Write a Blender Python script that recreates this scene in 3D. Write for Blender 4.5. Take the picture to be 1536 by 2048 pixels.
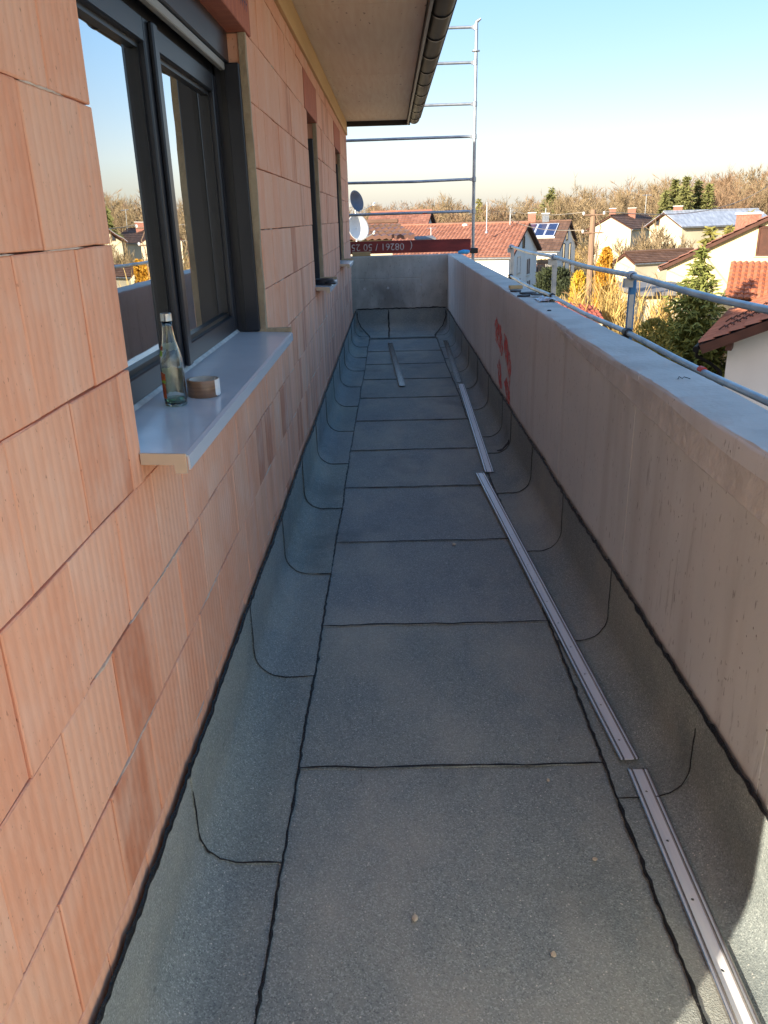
import bpy, math, random
import numpy as np
from mathutils import Vector, Matrix, noise as mn
sc = bpy.context.scene
col = sc.collection
for o in list(bpy.data.objects): bpy.data.objects.remove(o)
rnd = random.Random(7)
rad = math.radians

# ------------------------------------------------------------------ camera
PITCH, YAW, ROLL, FPX = 0.35786, -0.01646, -0.02783, 1572.9
CAM = Vector((0, 0, 1.65))
def _axes():
    cp, sp = math.cos(PITCH), math.sin(PITCH)
    f = Vector((math.sin(YAW)*cp, math.cos(YAW)*cp, -sp)); r = Vector((math.cos(YAW), -math.sin(YAW), 0)); u = r.cross(f)
    c, s = math.cos(ROLL), math.sin(ROLL)
    return c*r+s*u, -s*r+c*u, f
RT, UP, FW = _axes()
cd = bpy.data.cameras.new('camera'); cam = bpy.data.objects.new('camera', cd); col.objects.link(cam)
cd.sensor_fit = 'HORIZONTAL'; cd.sensor_width = 36; cd.lens = 36*FPX/1536; cd.clip_start = .05; cd.clip_end = 3000
m = Matrix((RT, UP, -FW)).transposed().to_4x4(); m.translation = CAM; cam.matrix_world = m
sc.camera = cam
def at(u, v, Y):
    """a point of the place seen at photo pixel (u, v), Y metres ahead"""
    d = FW + RT*((u-768)/FPX) - UP*((v-1024)/FPX)
    return CAM + d*(Y/d.y)

# ------------------------------------------------------------------ sky, sun, exposure
SUN_EL, SUN_AZ = rad(17.0), rad(225.0)          # azimuth clockwise from +Y
w = bpy.data.worlds.new('World'); sc.world = w; w.use_nodes = True
nt = w.node_tree; bg = nt.nodes['Background']
sky = nt.nodes.new('ShaderNodeTexSky'); sky.sky_type = 'NISHITA'; sky.sun_disc = False
sky.sun_elevation = SUN_EL; sky.sun_rotation = SUN_AZ; sky.altitude = 0; sky.air_density = 1.0; sky.dust_density = 2.7; sky.ozone_density = 3.0
# even, hazy winter-afternoon sky: the same soft compression over the whole dome
sn = nt.nodes.new('ShaderNodeVectorMath'); sn.operation = 'SCALE'; sn.inputs[3].default_value = 1/5.0; nt.links.new(sky.outputs[0], sn.inputs[0])
gm = nt.nodes.new('ShaderNodeGamma'); gm.inputs[1].default_value = .3; nt.links.new(sn.outputs[0], gm.inputs[0])
hs = nt.nodes.new('ShaderNodeHueSaturation'); hs.inputs['Saturation'].default_value = 2.75; hs.inputs['Hue'].default_value = .508; hs.inputs['Value'].default_value = 5.0; nt.links.new(gm.outputs[0], hs.inputs['Color'])
wb = nt.nodes.new('ShaderNodeMix'); wb.data_type = 'RGBA'; wb.blend_type = 'MULTIPLY'; wb.inputs[0].default_value = 1; wb.inputs[7].default_value = (1.13, .985, .965, 1); nt.links.new(hs.outputs[0], wb.inputs[6])   # white balance
nt.links.new(wb.outputs[2], bg.inputs[0]); bg.inputs[1].default_value = 0.115
sd = bpy.data.lights.new('sun', 'SUN'); sd.energy = 5.0; sd.angle = rad(.5); sd.color = (1, .89, .72)
so = bpy.data.objects.new('sun', sd); col.objects.link(so)
tosun = Vector((math.sin(SUN_AZ)*math.cos(SUN_EL), math.cos(SUN_AZ)*math.cos(SUN_EL), math.sin(SUN_EL)))
so.rotation_euler = tosun.to_track_quat('Z', 'Y').to_euler(); so.location = (-20, -20, 15)
sc.view_settings.view_transform = 'Standard'; sc.view_settings.look = 'None'; sc.view_settings.gamma = 1
sc.view_settings.use_curve_mapping = False; sc.view_settings.exposure = 1.3
sc.cycles.max_bounces = 14; sc.cycles.diffuse_bounces = 8; sc.cycles.transparent_max_bounces = 16

# ------------------------------------------------------------------ helpers
def S(r, g, b):
    f = lambda c: (c/255/12.92) if c <= 10 else ((c/255+.055)/1.055)**2.4
    return (f(r), f(g), f(b), 1)
WL = {}
def reg(o, wloc): WL[o.name] = Vector(wloc)
def tag(o, label=None, cat=None, group=None, kind=None):
    if label: o['label'] = label
    if cat: o['category'] = cat
    if group: o['group'] = group
    if kind: o['kind'] = kind
    return o
def empty(name, loc, label=None, cat=None, group=None, parent=None):
    o = bpy.data.objects.new(name, None); o.empty_display_size = .1; col.objects.link(o)
    pw = WL[parent.name] if parent else Vector((0, 0, 0))
    if parent: o.parent = parent
    o.location = Vector(loc)-pw; reg(o, loc)
    return tag(o, label, cat, group)
class MB:
    def __init__(s): s.v = []; s.f = []; s.mi = []
    def add(s, v, f, mi=0):
        n = len(s.v); s.v += [tuple(p) for p in v]; s.f += [tuple(i+n for i in q) for q in f]; s.mi += [mi]*len(f); return s
    def box(s, x0, x1, y0, y1, z0, z1, mi=0):
        v = [(x0,y0,z0),(x1,y0,z0),(x1,y1,z0),(x0,y1,z0),(x0,y0,z1),(x1,y0,z1),(x1,y1,z1),(x0,y1,z1)]
        return s.add(v, [(0,3,2,1),(4,5,6,7),(0,1,5,4),(1,2,6,5),(2,3,7,6),(3,0,4,7)], mi)
    def bbox(s, x0, x1, y0, y1, z0, z1, b=.003, mi=0):
        """box with chamfered edges"""
        vs = []
        def ring(x0,x1,y0,y1,z,c): return [(x0+c,y0,z),(x1-c,y0,z),(x1,y0+c,z),(x1,y1-c,z),(x1-c,y1,z),(x0+c,y1,z),(x0,y1-c,z),(x0,y0+c,z)]
        R = [ring(x0+b,x1-b,y0+b,y1-b,z0,b), ring(x0,x1,y0,y1,z0+b,b), ring(x0,x1,y0,y1,z1-b,b), ring(x0+b,x1-b,y0+b,y1-b,z1,b)]
        for r in R: vs += r
        f = [tuple(range(7,-1,-1)), tuple(range(24,32))]
        for k in range(3):
            for i in range(8): f.append((k*8+i, k*8+(i+1)%8, k*8+8+(i+1)%8, k*8+8+i))
        return s.add(vs, f, mi)
    def quad(s, a, b, c, d, mi=0): return s.add([a,b,c,d], [(0,1,2,3)], mi)
    def prism(s, poly, ext, mi=0):
        """polygon (3-D points) extruded by a vector"""
        n = len(poly); e = Vector(ext); v = [Vector(p) for p in poly]; v += [p+e for p in v]
        f = [tuple(range(n-1,-1,-1)), tuple(range(n, 2*n))]+[(i,(i+1)%n,n+(i+1)%n,n+i) for i in range(n)]
        return s.add(v, f, mi)
    def tube(s, pts, r, n=8, mi=0, cap=True):
        pts = [Vector(p) for p in pts]; rs = r if isinstance(r, (list, tuple)) else [r]*len(pts)
        base = len(s.v); vs = []; up = None
        for i, p in enumerate(pts):
            d = (pts[min(i+1,len(pts)-1)]-pts[max(i-1,0)]).normalized()
            if up is None: up = d.orthogonal().normalized()
            up = (up-d*up.dot(d)).normalized(); sd_ = d.cross(up)
            for k in range(n):
                a = 2*math.pi*k/n; vs.append(p+(up*math.cos(a)+sd_*math.sin(a))*rs[i])
        f = []
        for i in range(len(pts)-1):
            for k in range(n): f.append((i*n+k, i*n+(k+1)%n, (i+1)*n+(k+1)%n, (i+1)*n+k))
        if cap: f.append(tuple(range(n-1,-1,-1))); f.append(tuple(range((len(pts)-1)*n, len(pts)*n)))
        return s.add(vs, f, mi)
    def lathe(s, prof, c, n=20, mi=0, axis=(0,0,1), close=False):
        ax = Vector(axis).normalized(); u = ax.orthogonal().normalized(); t = ax.cross(u); c = Vector(c); vs = []; f = []
        for r, h in prof:
            for k in range(n):
                a = 2*math.pi*k/n; vs.append(c+ax*h+(u*math.cos(a)+t*math.sin(a))*max(r,1e-5))
        m_ = len(prof)
        for i in range(m_ if close else m_-1):
            j = (i+1) % m_
            for k in range(n): f.append((i*n+k, i*n+(k+1)%n, j*n+(k+1)%n, j*n+k))
        return s.add(vs, f, mi)
    def mesh(s, name, mats, off=(0,0,0), smooth=False):
        me = bpy.data.meshes.new(name); o = Vector(off)
        me.from_pydata([tuple(Vector(p)-o) for p in s.v], [], s.f)
        for m_ in (mats if isinstance(mats, (list, tuple)) else [mats]): me.materials.append(m_)
        if any(s.mi): me.polygons.foreach_set('material_index', s.mi)
        if smooth:
            me.polygons.foreach_set('use_smooth', [True]*len(me.polygons))
            if smooth != 'all': me.set_sharp_from_angle(angle=rad(35))
        me.update(); return me
    def build(s, name, mats, parent=None, origin=None, smooth=False):
        pw = WL[parent.name] if parent else Vector((0,0,0))
        if origin is None:
            if parent: origin = pw
            else:
                a = np.array([tuple(p) for p in s.v]); lo, hi = a.min(0), a.max(0); origin = ((lo[0]+hi[0])/2, (lo[1]+hi[1])/2, lo[2])
        me = s.mesh(name, mats, origin, smooth); o = bpy.data.objects.new(name, me); col.objects.link(o)
        if parent: o.parent = parent
        o.location = Vector(origin)-pw; reg(o, origin); return o

def mat(name, c, c2=None, rough=.7, metal=0, scale=6, stretch=(1,1,1), bump=0, bscale=80, detail=4, spec=.5, rvar=0, lo=.35, hi=.65, isl=0):
    """principled material; colour wanders between c and c2 by world-space noise"""
    M = bpy.data.materials.new(name); M.use_nodes = True; t = M.node_tree; N = t.nodes; L = t.links; b = N['Principled BSDF']
    if len(c) == 3: c = (*c, 1)
    b.inputs['Roughness'].default_value = rough; b.inputs['Metallic'].default_value = metal; b.inputs['Specular IOR Level'].default_value = spec
    g = N.new('ShaderNodeNewGeometry'); mp = N.new('ShaderNodeMapping'); mp.inputs['Scale'].default_value = stretch; L.new(g.outputs['Position'], mp.inputs[0])
    if c2 is not None:
        if len(c2) == 3: c2 = (*c2, 1)
        n = N.new('ShaderNodeTexNoise'); n.inputs['Scale'].default_value = scale; n.inputs['Detail'].default_value = detail; L.new(mp.outputs[0], n.inputs[0])
        r = N.new('ShaderNodeValToRGB'); r.color_ramp.elements[0].color = c; r.color_ramp.elements[1].color = c2
        r.color_ramp.elements[0].position = lo; r.color_ramp.elements[1].position = hi
        if isl:
            ad = N.new('ShaderNodeMath'); ad.operation = 'MULTIPLY_ADD'; L.new(g.outputs['Random Per Island'], ad.inputs[0]); ad.inputs[1].default_value = isl
            sb = N.new('ShaderNodeMath'); sb.operation = 'SUBTRACT'; L.new(n.outputs[0], sb.inputs[0]); sb.inputs[1].default_value = isl/2
            L.new(sb.outputs[0], ad.inputs[2]); L.new(ad.outputs[0], r.inputs[0])
        else: L.new(n.outputs[0], r.inputs[0])
        L.new(r.outputs[0], b.inputs['Base Color'])
        if rvar:
            mr = N.new('ShaderNodeMapRange'); mr.inputs['To Min'].default_value = rough-rvar; mr.inputs['To Max'].default_value = rough+rvar
            L.new(n.outputs[0], mr.inputs[0]); L.new(mr.outputs[0], b.inputs['Roughness'])
    else: b.inputs['Base Color'].default_value = c
    if bump:
        n2 = N.new('ShaderNodeTexNoise'); n2.inputs['Scale'].default_value = bscale; n2.inputs['Detail'].default_value = 3; L.new(mp.outputs[0], n2.inputs[0])
        bp = N.new('ShaderNodeBump'); bp.inputs['Strength'].default_value = bump; bp.inputs['Distance'].default_value = .01
        L.new(n2.outputs[0], bp.inputs['Height']); L.new(bp.outputs[0], b.inputs['Normal'])
    return M
class NT:
    """small node-graph helper"""
    def __init__(s, M): s.t = M.node_tree; s.b = s.t.nodes['Principled BSDF']; s.g = s.n('ShaderNodeNewGeometry'); s.P = s.g.outputs['Position']
    def n(s, k): return s.t.nodes.new(k)
    def l(s, a, b): s.t.links.new(a, b)
    def _in(s, sock, v):
        if isinstance(v, bpy.types.NodeSocket): s.l(v, sock)
        else: sock.default_value = v
    def m(s, op, a, b=0.0, c=0.0, clamp=False):
        k = s.n('ShaderNodeMath'); k.operation = op; k.use_clamp = clamp
        for i, v in enumerate((a, b, c)): s._in(k.inputs[i], v)
        return k.outputs[0]
    def map(s, scale, loc=None, src=None):
        k = s.n('ShaderNodeMapping'); k.inputs['Scale'].default_value = scale; s.l(src or s.P, k.inputs[0])
        if loc is not None: s._in(k.inputs['Location'], loc)
        return k.outputs[0]
    def noise(s, scale, vec, detail=3, rough=.5):
        k = s.n('ShaderNodeTexNoise'); k.inputs['Scale'].default_value = scale; k.inputs['Detail'].default_value = detail; k.inputs['Roughness'].default_value = rough; s.l(vec, k.inputs[0]); return k.outputs[0]
    def ramp(s, f, lo, hi, a=0.0, b=1.0):
        k = s.n('ShaderNodeMapRange'); s.l(f, k.inputs[0])
        for i, v in zip(('From Min','From Max','To Min','To Max'), (lo, hi, a, b)): k.inputs[i].default_value = v
        return k.outputs[0]
    def mix(s, f, a, b, mode='MIX'):
        k = s.n('ShaderNodeMix'); k.data_type = 'RGBA'; k.blend_type = mode; s._in(k.inputs[0], f); s._in(k.inputs[6], a); s._in(k.inputs[7], b); return k.outputs[2]
    def bump(s, h, strength=.3, dist=.01, prev=None):
        k = s.n('ShaderNodeBump'); k.inputs['Strength'].default_value = strength; k.inputs['Distance'].default_value = dist; s.l(h, k.inputs['Height'])
        if prev is not None: s.l(prev, k.inputs['Normal'])
        return k.outputs[0]
    def xyz(s):
        k = s.n('ShaderNodeSeparateXYZ'); s.l(s.P, k.inputs[0]); return k.outputs
def newmat(name, rough=.8, spec=.4):
    M = bpy.data.materials.new(name); M.use_nodes = True; b = M.node_tree.nodes['Principled BSDF']
    b.inputs['Roughness'].default_value = rough; b.inputs['Specular IOR Level'].default_value = spec
    return M, NT(M)

# ------------------------------------------------------------------ materials
def brick_mat():
    M, n = newmat('brick', .9, .25)
    oi = n.n('ShaderNodeObjectInfo').outputs['Random']
    rr = n.m('FRACT', n.m('MULTIPLY_ADD', n.g.outputs['Random Per Island'], 7.31, n.m('MULTIPLY', oi, 13.7)))
    r2 = n.m('FRACT', n.m('MULTIPLY', rr, 91.7))
    off = n.n('ShaderNodeCombineXYZ'); n.l(n.m('MULTIPLY', rr, 60.0), off.inputs[1]); n.l(n.m('MULTIPLY', r2, 17.0), off.inputs[2])
    strip = n.noise(1.0, n.map((1, 7, .25), off.outputs[0]), 1.2)
    fine = n.noise(1.0, n.map((1, 46, 22), off.outputs[0]), 4)
    blot = n.noise(5.0, n.map((1,1,1), off.outputs[0]), 4)
    c = n.mix(n.ramp(strip, .18, .82), S(242,178,142), S(230,154,116))
    c = n.mix(n.ramp(rr, .05, .95, 0, .45), c, S(240,188,154))
    c = n.mix(n.m('MULTIPLY', n.m('GREATER_THAN', r2, .9), n.ramp(strip, .46, .50, .25, .75)), c, S(196,118,82))
    c = n.mix(n.ramp(fine, .40, .75, 0, .16), c, S(246,214,186))
    c = n.mix(n.ramp(blot, .5, .75, 0, .35), c, S(242,208,182))
    # lime streaks washed down the lower part of the wall further along
    X, Y, Z = n.xyz()
    m1 = n.m('MULTIPLY', n.ramp(Y, 2.2, 6.0), n.ramp(Z, 1.75, .9))
    st = n.noise(1.0, n.map((1, 26, .9)), 3)
    st2 = n.noise(1.0, n.map((1, 9, .6), (3, 5, 9)), 2)
    c = n.mix(n.m('MULTIPLY', m1, n.ramp(st2, .42, .62, 0, .55)), c, S(148,88,72))
    c = n.mix(n.m('MULTIPLY', m1, n.ramp(st, .56, .7, 0, .6)), c, S(214,190,188))
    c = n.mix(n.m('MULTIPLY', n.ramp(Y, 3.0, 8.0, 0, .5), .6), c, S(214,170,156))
    speck = n.noise(160.0, n.map((1,1,.5)), 2)
    c = n.mix(n.ramp(speck, .69, .74, 0, .5), c, S(120,62,40))
    wv = n.n('ShaderNodeTexWave'); wv.wave_type = 'BANDS'; wv.bands_direction = 'Y'; wv.inputs['Scale'].default_value = 1.0; wv.inputs['Distortion'].default_value = .15; wv.inputs['Detail'].default_value = 0
    n.l(n.map((1, 10.6, .04), off.outputs[0]), wv.inputs[0])
    c = n.mix(n.ramp(wv.outputs['Fac'], .0, .3, .14, 0), c, S(200,124,86)); n.l(c, n.b.inputs['Base Color'])
    b1 = n.bump(wv.outputs['Fac'], .32, .004)
    b2 = n.bump(fine, .2, .0015, b1)
    n.l(n.bump(n.noise(220.0, n.map((1,1,.4)), 2), .25, .002, b2), n.b.inputs['Normal'])
    return M
def membrane_mat():
    M, n = newmat('mineral_membrane', .88, .3)
    oi = n.n('ShaderNodeObjectInfo').outputs['Random']
    big = n.noise(1.3, n.map((1,1,1)), 4); med = n.noise(9.0, n.map((1,.6,1)), 4)
    c = n.mix(n.ramp(big, .3, .7), S(124,134,132), S(146,152,142))
    c = n.mix(n.ramp(oi, 0, 1, 0, .35), c, S(138,142,154))
    c = n.mix(n.ramp(med, .45, .75, 0, .3), c, S(112,124,130))
    gr = n.n('ShaderNodeTexVoronoi'); gr.inputs['Scale'].default_value = 300; n.l(n.P, gr.inputs[0])
    sx = n.n('ShaderNodeSeparateColor'); n.l(gr.outputs['Color'], sx.inputs[0])
    c = n.mix(n.ramp(sx.outputs[0], .55, 1, 0, .5), c, S(192,200,196))
    c = n.mix(n.ramp(sx.outputs[1], .6, 1, 0, .6), c, S(84,92,96))
    c = n.mix(n.m('GREATER_THAN', sx.outputs[2], .9965), c, S(206,204,196))
    sm = n.noise(2.2, n.map((1,1,1), (7,3,1)), 5)
    c = n.mix(n.ramp(sm, .58, .74, 0, .5), c, S(88,96,98))
    # grey dust trodden in along the walked line, torch-darkened patches, small scuffs
    du = n.noise(1.7, n.map((1.4,.7,1), (2,9,4)), 6, .6); c = n.mix(n.ramp(du, .46, .70, 0, .5), c, S(182,178,164))
    sf = n.noise(1.0, n.map((26, 7, 10), (5,1,2)), 4, .7); c = n.mix(n.ramp(sf, .66, .74, 0, .5), c, S(70,76,78))
    n.l(c, n.b.inputs['Base Color'])
    b1 = n.bump(gr.outputs['Distance'], .5, .002)
    n.l(n.bump(n.noise(3.0, n.map((1,1,1)), 3), .12, .03, b1), n.b.inputs['Normal'])
    return M
def concrete_mat(name, a, b_, streak=.5):
    M, n = newmat(name, .85, .3)
    big = n.noise(1.1, n.map((1,.8,1)), 5); med = n.noise(7.0, n.map((1,1,.6)), 5)
    c = n.mix(n.ramp(big, .35, .65), a, b_)
    c = n.mix(n.ramp(med, .45, .75, 0, .35), c, S(222,218,212))
    st = n.noise(1.0, n.map((6, 6, .5)), 4)
    c = n.mix(n.ramp(st, .52, .74, 0, streak*.6), c, S(150,142,134))
    # small scrapes, mostly upright
    sc_ = n.noise(1.0, n.map((64, 64, 20), (1,2,3)), 3, .6)
    c = n.mix(n.ramp(sc_, .64, .70, 0, .5), c, S(78,72,68))
    scr = n.noise(1.0, n.map((22, 22, 3.2), (4,1,7)), 5, .7); msk = n.noise(1.6, n.P, 3)
    c = n.mix(n.m('MULTIPLY', n.ramp(scr, .60, .70), n.ramp(msk, .45, .60, 0, .4)), c, S(92,84,80))
    pit = n.n('ShaderNodeTexVoronoi'); pit.inputs['Scale'].default_value = 34; n.l(n.map((1,1,.7)), pit.inputs[0])
    pm = n.m('MULTIPLY', n.m('LESS_THAN', pit.outputs['Distance'], .085), n.m('GREATER_THAN', n.noise(4, n.P, 2), .5))
    c = n.mix(n.m('MULTIPLY', pm, .7), c, S(70,62,58))
    n.l(c, n.b.inputs['Base Color'])
    b1 = n.bump(n.noise(14, n.P, 6, .6), .25, .01)
    n.l(n.bump(n.m('SUBTRACT', 1.0, pm), .5, .003, b1), n.b.inputs['Normal'])
    return M
def glass_pane_mat():
    M = bpy.data.materials.new('window_glass'); M.use_nodes = True; t = M.node_tree; N = t.nodes; N.remove(N['Principled BSDF'])
    g = N.new('ShaderNodeBsdfGlossy'); g.inputs['Roughness'].default_value = .0; g.inputs['Color'].default_value = (.93,.96,.98,1)
    tr = N.new('ShaderNodeBsdfTransparent'); tr.inputs[0].default_value = (.80,.86,.84,1)
    fr = N.new('ShaderNodeFresnel'); fr.inputs[0].default_value = 2.1
    geo = N.new('ShaderNodeNewGeometry'); nz = N.new('ShaderNodeTexNoise'); nz.inputs['Scale'].default_value = 2.2; t.links.new(geo.outputs['Position'], nz.inputs[0])
    bp = N.new('ShaderNodeBump'); bp.inputs['Strength'].default_value = .04; bp.inputs['Distance'].default_value = .02; t.links.new(nz.outputs[0], bp.inputs['Height']); t.links.new(bp.outputs[0], g.inputs['Normal'])
    ad = N.new('ShaderNodeMath'); ad.operation = 'MULTIPLY_ADD'; ad.use_clamp = True; ad.inputs[1].default_value = 1.6; ad.inputs[2].default_value = .30; t.links.new(fr.outputs[0], ad.inputs[0])
    mx = N.new('ShaderNodeMixShader'); t.links.new(ad.outputs[0], mx.inputs[0]); t.links.new(tr.outputs[0], mx.inputs[1]); t.links.new(g.outputs[0], mx.inputs[2])
    t.links.new(mx.outputs[0], N['Material Output'].inputs[0]); return M
def clear_glass(name, c):
    M = bpy.data.materials.new(name); M.use_nodes = True; b = M.node_tree.nodes['Principled BSDF']
    b.inputs['Base Color'].default_value = c; b.inputs['Transmission Weight'].default_value = 1; b.inputs['Roughness'].default_value = .02; b.inputs['IOR'].default_value = 1.48; return M
def tile_mat(name, a, b_, dirt=.35):
    M, n = newmat(name, .75, .3)
    v = n.noise(1.2, n.P, 5); f = n.noise(9, n.P, 3)
    c = n.mix(n.ramp(n.g.outputs['Random Per Island'], 0, 1), a, b_)
    c = n.mix(n.ramp(v, .45, .7, 0, dirt), c, tuple(x*.55 for x in a[:3])+(1,))
    c = n.mix(n.ramp(f, .5, .8, 0, .3), c, tuple(min(1,x*1.35) for x in b_[:3])+(1,))
    n.l(c, n.b.inputs['Base Color']); return M
def leaf_mat(name, a, b_, trans=.15):
    M, n = newmat(name, .7, .25)
    c = n.mix(n.g.outputs['Random Per Island'], a, b_); v = n.noise(.6, n.P, 3)
    c = n.mix(n.ramp(v, .4, .7, 0, .35), c, tuple(x*.6 for x in a[:3])+(1,))
    n.l(c, n.b.inputs['Base Color']); return M

BRICK = brick_mat(); MEMB = membrane_mat()
CONC = concrete_mat('formed_concrete', S(220,222,220), S(202,204,202)); CONC_END = concrete_mat('end_wall_concrete', S(200,198,188), S(134,132,126), .9)
CTOP = mat('troweled_concrete', S(212,206,196), S(194,188,178), rough=.9, scale=5, detail=8, bump=.5, bscale=45)
BITU = mat('bitumen', S(6,6,8), S(16,17,20), rough=.5, scale=40, bump=.6, bscale=120)
MORT = mat('mortar', S(206,180,156), S(220,200,178), rough=.95, scale=30, bump=.4, bscale=200)
MORTD = mat('joint_mortar', S(110,84,68), S(140,112,94), rough=.95, scale=20, bump=.3, bscale=150)
ALU = mat('mill_aluminium', S(250,251,254), S(240,242,248), rough=.3, metal=.25, scale=3, stretch=(30,1,1))
ALUP = mat('coated_aluminium', S(214,217,223), S(200,203,210), rough=.2, metal=0, scale=7, detail=8, spec=.6, rvar=.12)
ALUL = mat('sill_lip_coating', S(196,200,206), rough=.25, spec=.6)
CAPM = mat('cream_end_cap', S(206,186,160), S(196,176,150), rough=.6, scale=12)
ANTH = mat('anthracite_frame', S(36,39,46), S(30,33,40), rough=.36, scale=3, spec=.5)
BLACKM = mat('black_metal', S(20,21,23), S(30,31,33), rough=.42, scale=6)
SEAL = mat('white_sealant', S(204,204,200), S(180,180,178), rough=.7, scale=30, bump=.4, bscale=90)
BEIGE = mat('jamb_render', S(190,170,138), S(168,148,120), rough=.9, scale=9, bump=.5, bscale=70)
LINT = mat('lintel_clay', S(196,116,88), S(180,102,78), rough=.85, scale=8, stretch=(1,6,1), bump=.3, bscale=80)
BEAM = mat('cream_beam', S(222,186,132), S(208,170,118), rough=.8, scale=2, stretch=(1,.3,3))
SOFF = mat('plywood_soffit', S(246,230,204), S(236,216,188), rough=.8, scale=3, stretch=(8,.7,1), detail=6)
def soffit_mat():
    M, n = newmat('plywood_soffit', .8, .3); oi = n.n('ShaderNodeObjectInfo').outputs['Random']
    g = n.noise(1.0, n.map((30, 2.2, 1)), 5); c = n.mix(n.ramp(g, .3, .7), S(248,232,206), S(236,214,184)); c = n.mix(n.ramp(oi, 0, 1, 0, .3), c, S(226,200,168))
    k = n.noise(1.0, n.map((34, 9, 1), (3,7,1)), 2); c = n.mix(n.ramp(k, .69, .74, 0, .7), c, S(150,112,80)); n.l(c, n.b.inputs['Base Color']); return M
SOFF = soffit_mat()
GUTT = mat('brown_gutter', S(24,22,23), S(18,17,18), rough=.5, metal=0, scale=2, stretch=(1,1,1), rvar=.06, spec=.12)
GALV = mat('galvanised_tube', S(150,158,166), S(186,190,192), rough=.42, metal=.75, scale=7, detail=6)
BLUEP = mat('blue_painted_steel', S(38,100,150), S(58,128,176), rough=.5, scale=12)
REDBOARD = mat('red_toe_board', S(142,54,48), S(112,42,38), rough=.75, scale=3, stretch=(1,1,4), detail=7)
WHITEP = mat('white_lettering', S(206,196,190), S(170,150,144), rough=.8, scale=25)
GLASS = glass_pane_mat()
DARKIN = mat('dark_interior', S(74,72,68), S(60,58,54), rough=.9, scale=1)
CURT = mat('sheer_curtain', S(206,204,190), S(186,184,170), rough=.9, scale=4)
ROOFD = mat('dark_roof', S(56,50,50), S(70,64,62), rough=.8, scale=3)
WOOD = mat('raw_wood', S(206,176,128), S(186,152,104), rough=.8, scale=4, stretch=(3,20,20))
OLDWOOD = mat('weathered_pole_wood', S(150,122,98), S(122,98,80), rough=.9, scale=3, stretch=(14,14,.6), detail=5, bump=.4, bscale=20)
RENDERW = mat('white_render', S(226,222,214), S(212,208,200), rough=.9, scale=.5, detail=6)
RENDERY = mat('yellow_render', S(226,208,160), S(212,194,146), rough=.9, scale=.4, detail=6)
RENDERC = mat('cream_render', S(210,198,170), S(192,180,152), rough=.9, scale=.4, detail=6)
DARKW = mat('dark_pane', S(40,46,54), S(60,66,74), rough=.1, scale=2)
TILE_R = tile_mat('red_roof_tile', S(134,88,70), S(162,114,94)); TILE_O = tile_mat('orange_roof_tile', S(154,94,68), S(176,112,82), .3); TILE_B = tile_mat('brown_roof_tile', S(96,72,58), S(122,94,78))
TILE_M = mat('grey_metal_roof', S(140,146,156), S(170,176,184), rough=.5, scale=1, stretch=(3,1,1))
WOODD = mat('dark_timber', S(86,52,38), S(70,42,30), rough=.8, scale=3)

# ------------------------------------------------------------------ setting: ground
def gz(x, y):
    d = max(0.0, (y-60)/110.0); d = min(d, 1.5)
    return -7.4 + 3.6*d*d*(3-2*min(d,1))/1.0*.8 + .25*mn.noise(Vector((x*.05, y*.05, 0)))
def ground():
    mb = MB(); xs = [-400,-200,-100,-60]+[i*5-40 for i in range(0,49)]+[240,320,420]; ys = [-60,-20]+[i*6 for i in range(0,60)]+[450,700,1200,2000]
    for y in ys:
        for x in xs: mb.v.append((x, y, gz(x, y) if y < 400 else gz(x, 300)))
    n = len(xs)
    for j in range(len(ys)-1):
        for i in range(n-1): mb.f.append((j*n+i, j*n+i+1, (j+1)*n+i+1, (j+1)*n+i)); mb.mi.append(0)
    G = mat('winter_grass', S(112,104,62), S(128,104,74), rough=.95, scale=.25, detail=8, bump=.6, bscale=3)
    o = mb.build('ground', G, origin=(0,0,-7.4), smooth='all'); tag(o, kind='structure')
ground()

# ------------------------------------------------------------------ balcony: floor sheets
WX, PX, PT, MT = -.562, .858, 1.115, .325        # house wall, parapet face, parapet top, upstand top
YE = 12.4                                        # end wall
SL, SR = -.328, .640                             # long seams
floor = tag(MB().box(-.60, .87, -5, 12.5, -.30, -.012).build('balcony_floor', CONC, origin=(0,0,0)), kind='structure')
def wob(y, seed, a): return a*(mn.noise(Vector((y*.9, seed, 0)))+.5*mn.noise(Vector((y*3.1, seed, 4))))
def strip_profile(side, r=.115, lift=0.0):
    """cross-section (x, z) of a side sheet from the long seam up to the top of the upstand"""
    wx = WX+.009 if side < 0 else PX-.009
    p = []
    s0 = SL+.0 if side < 0 else SR
    cx = wx-side*r
    for i in range(4): p.append((s0+(cx-s0)*i/3, .0045))
    for i in range(1, 9):
        a = math.pi/2*i/8; p.append((cx+side*r*math.sin(a), .0045+r*(1-math.cos(a))))
    for i in range(1, 4): p.append((wx, .0045+r+(MT-r-.0045)*i/3))
    return p
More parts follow.
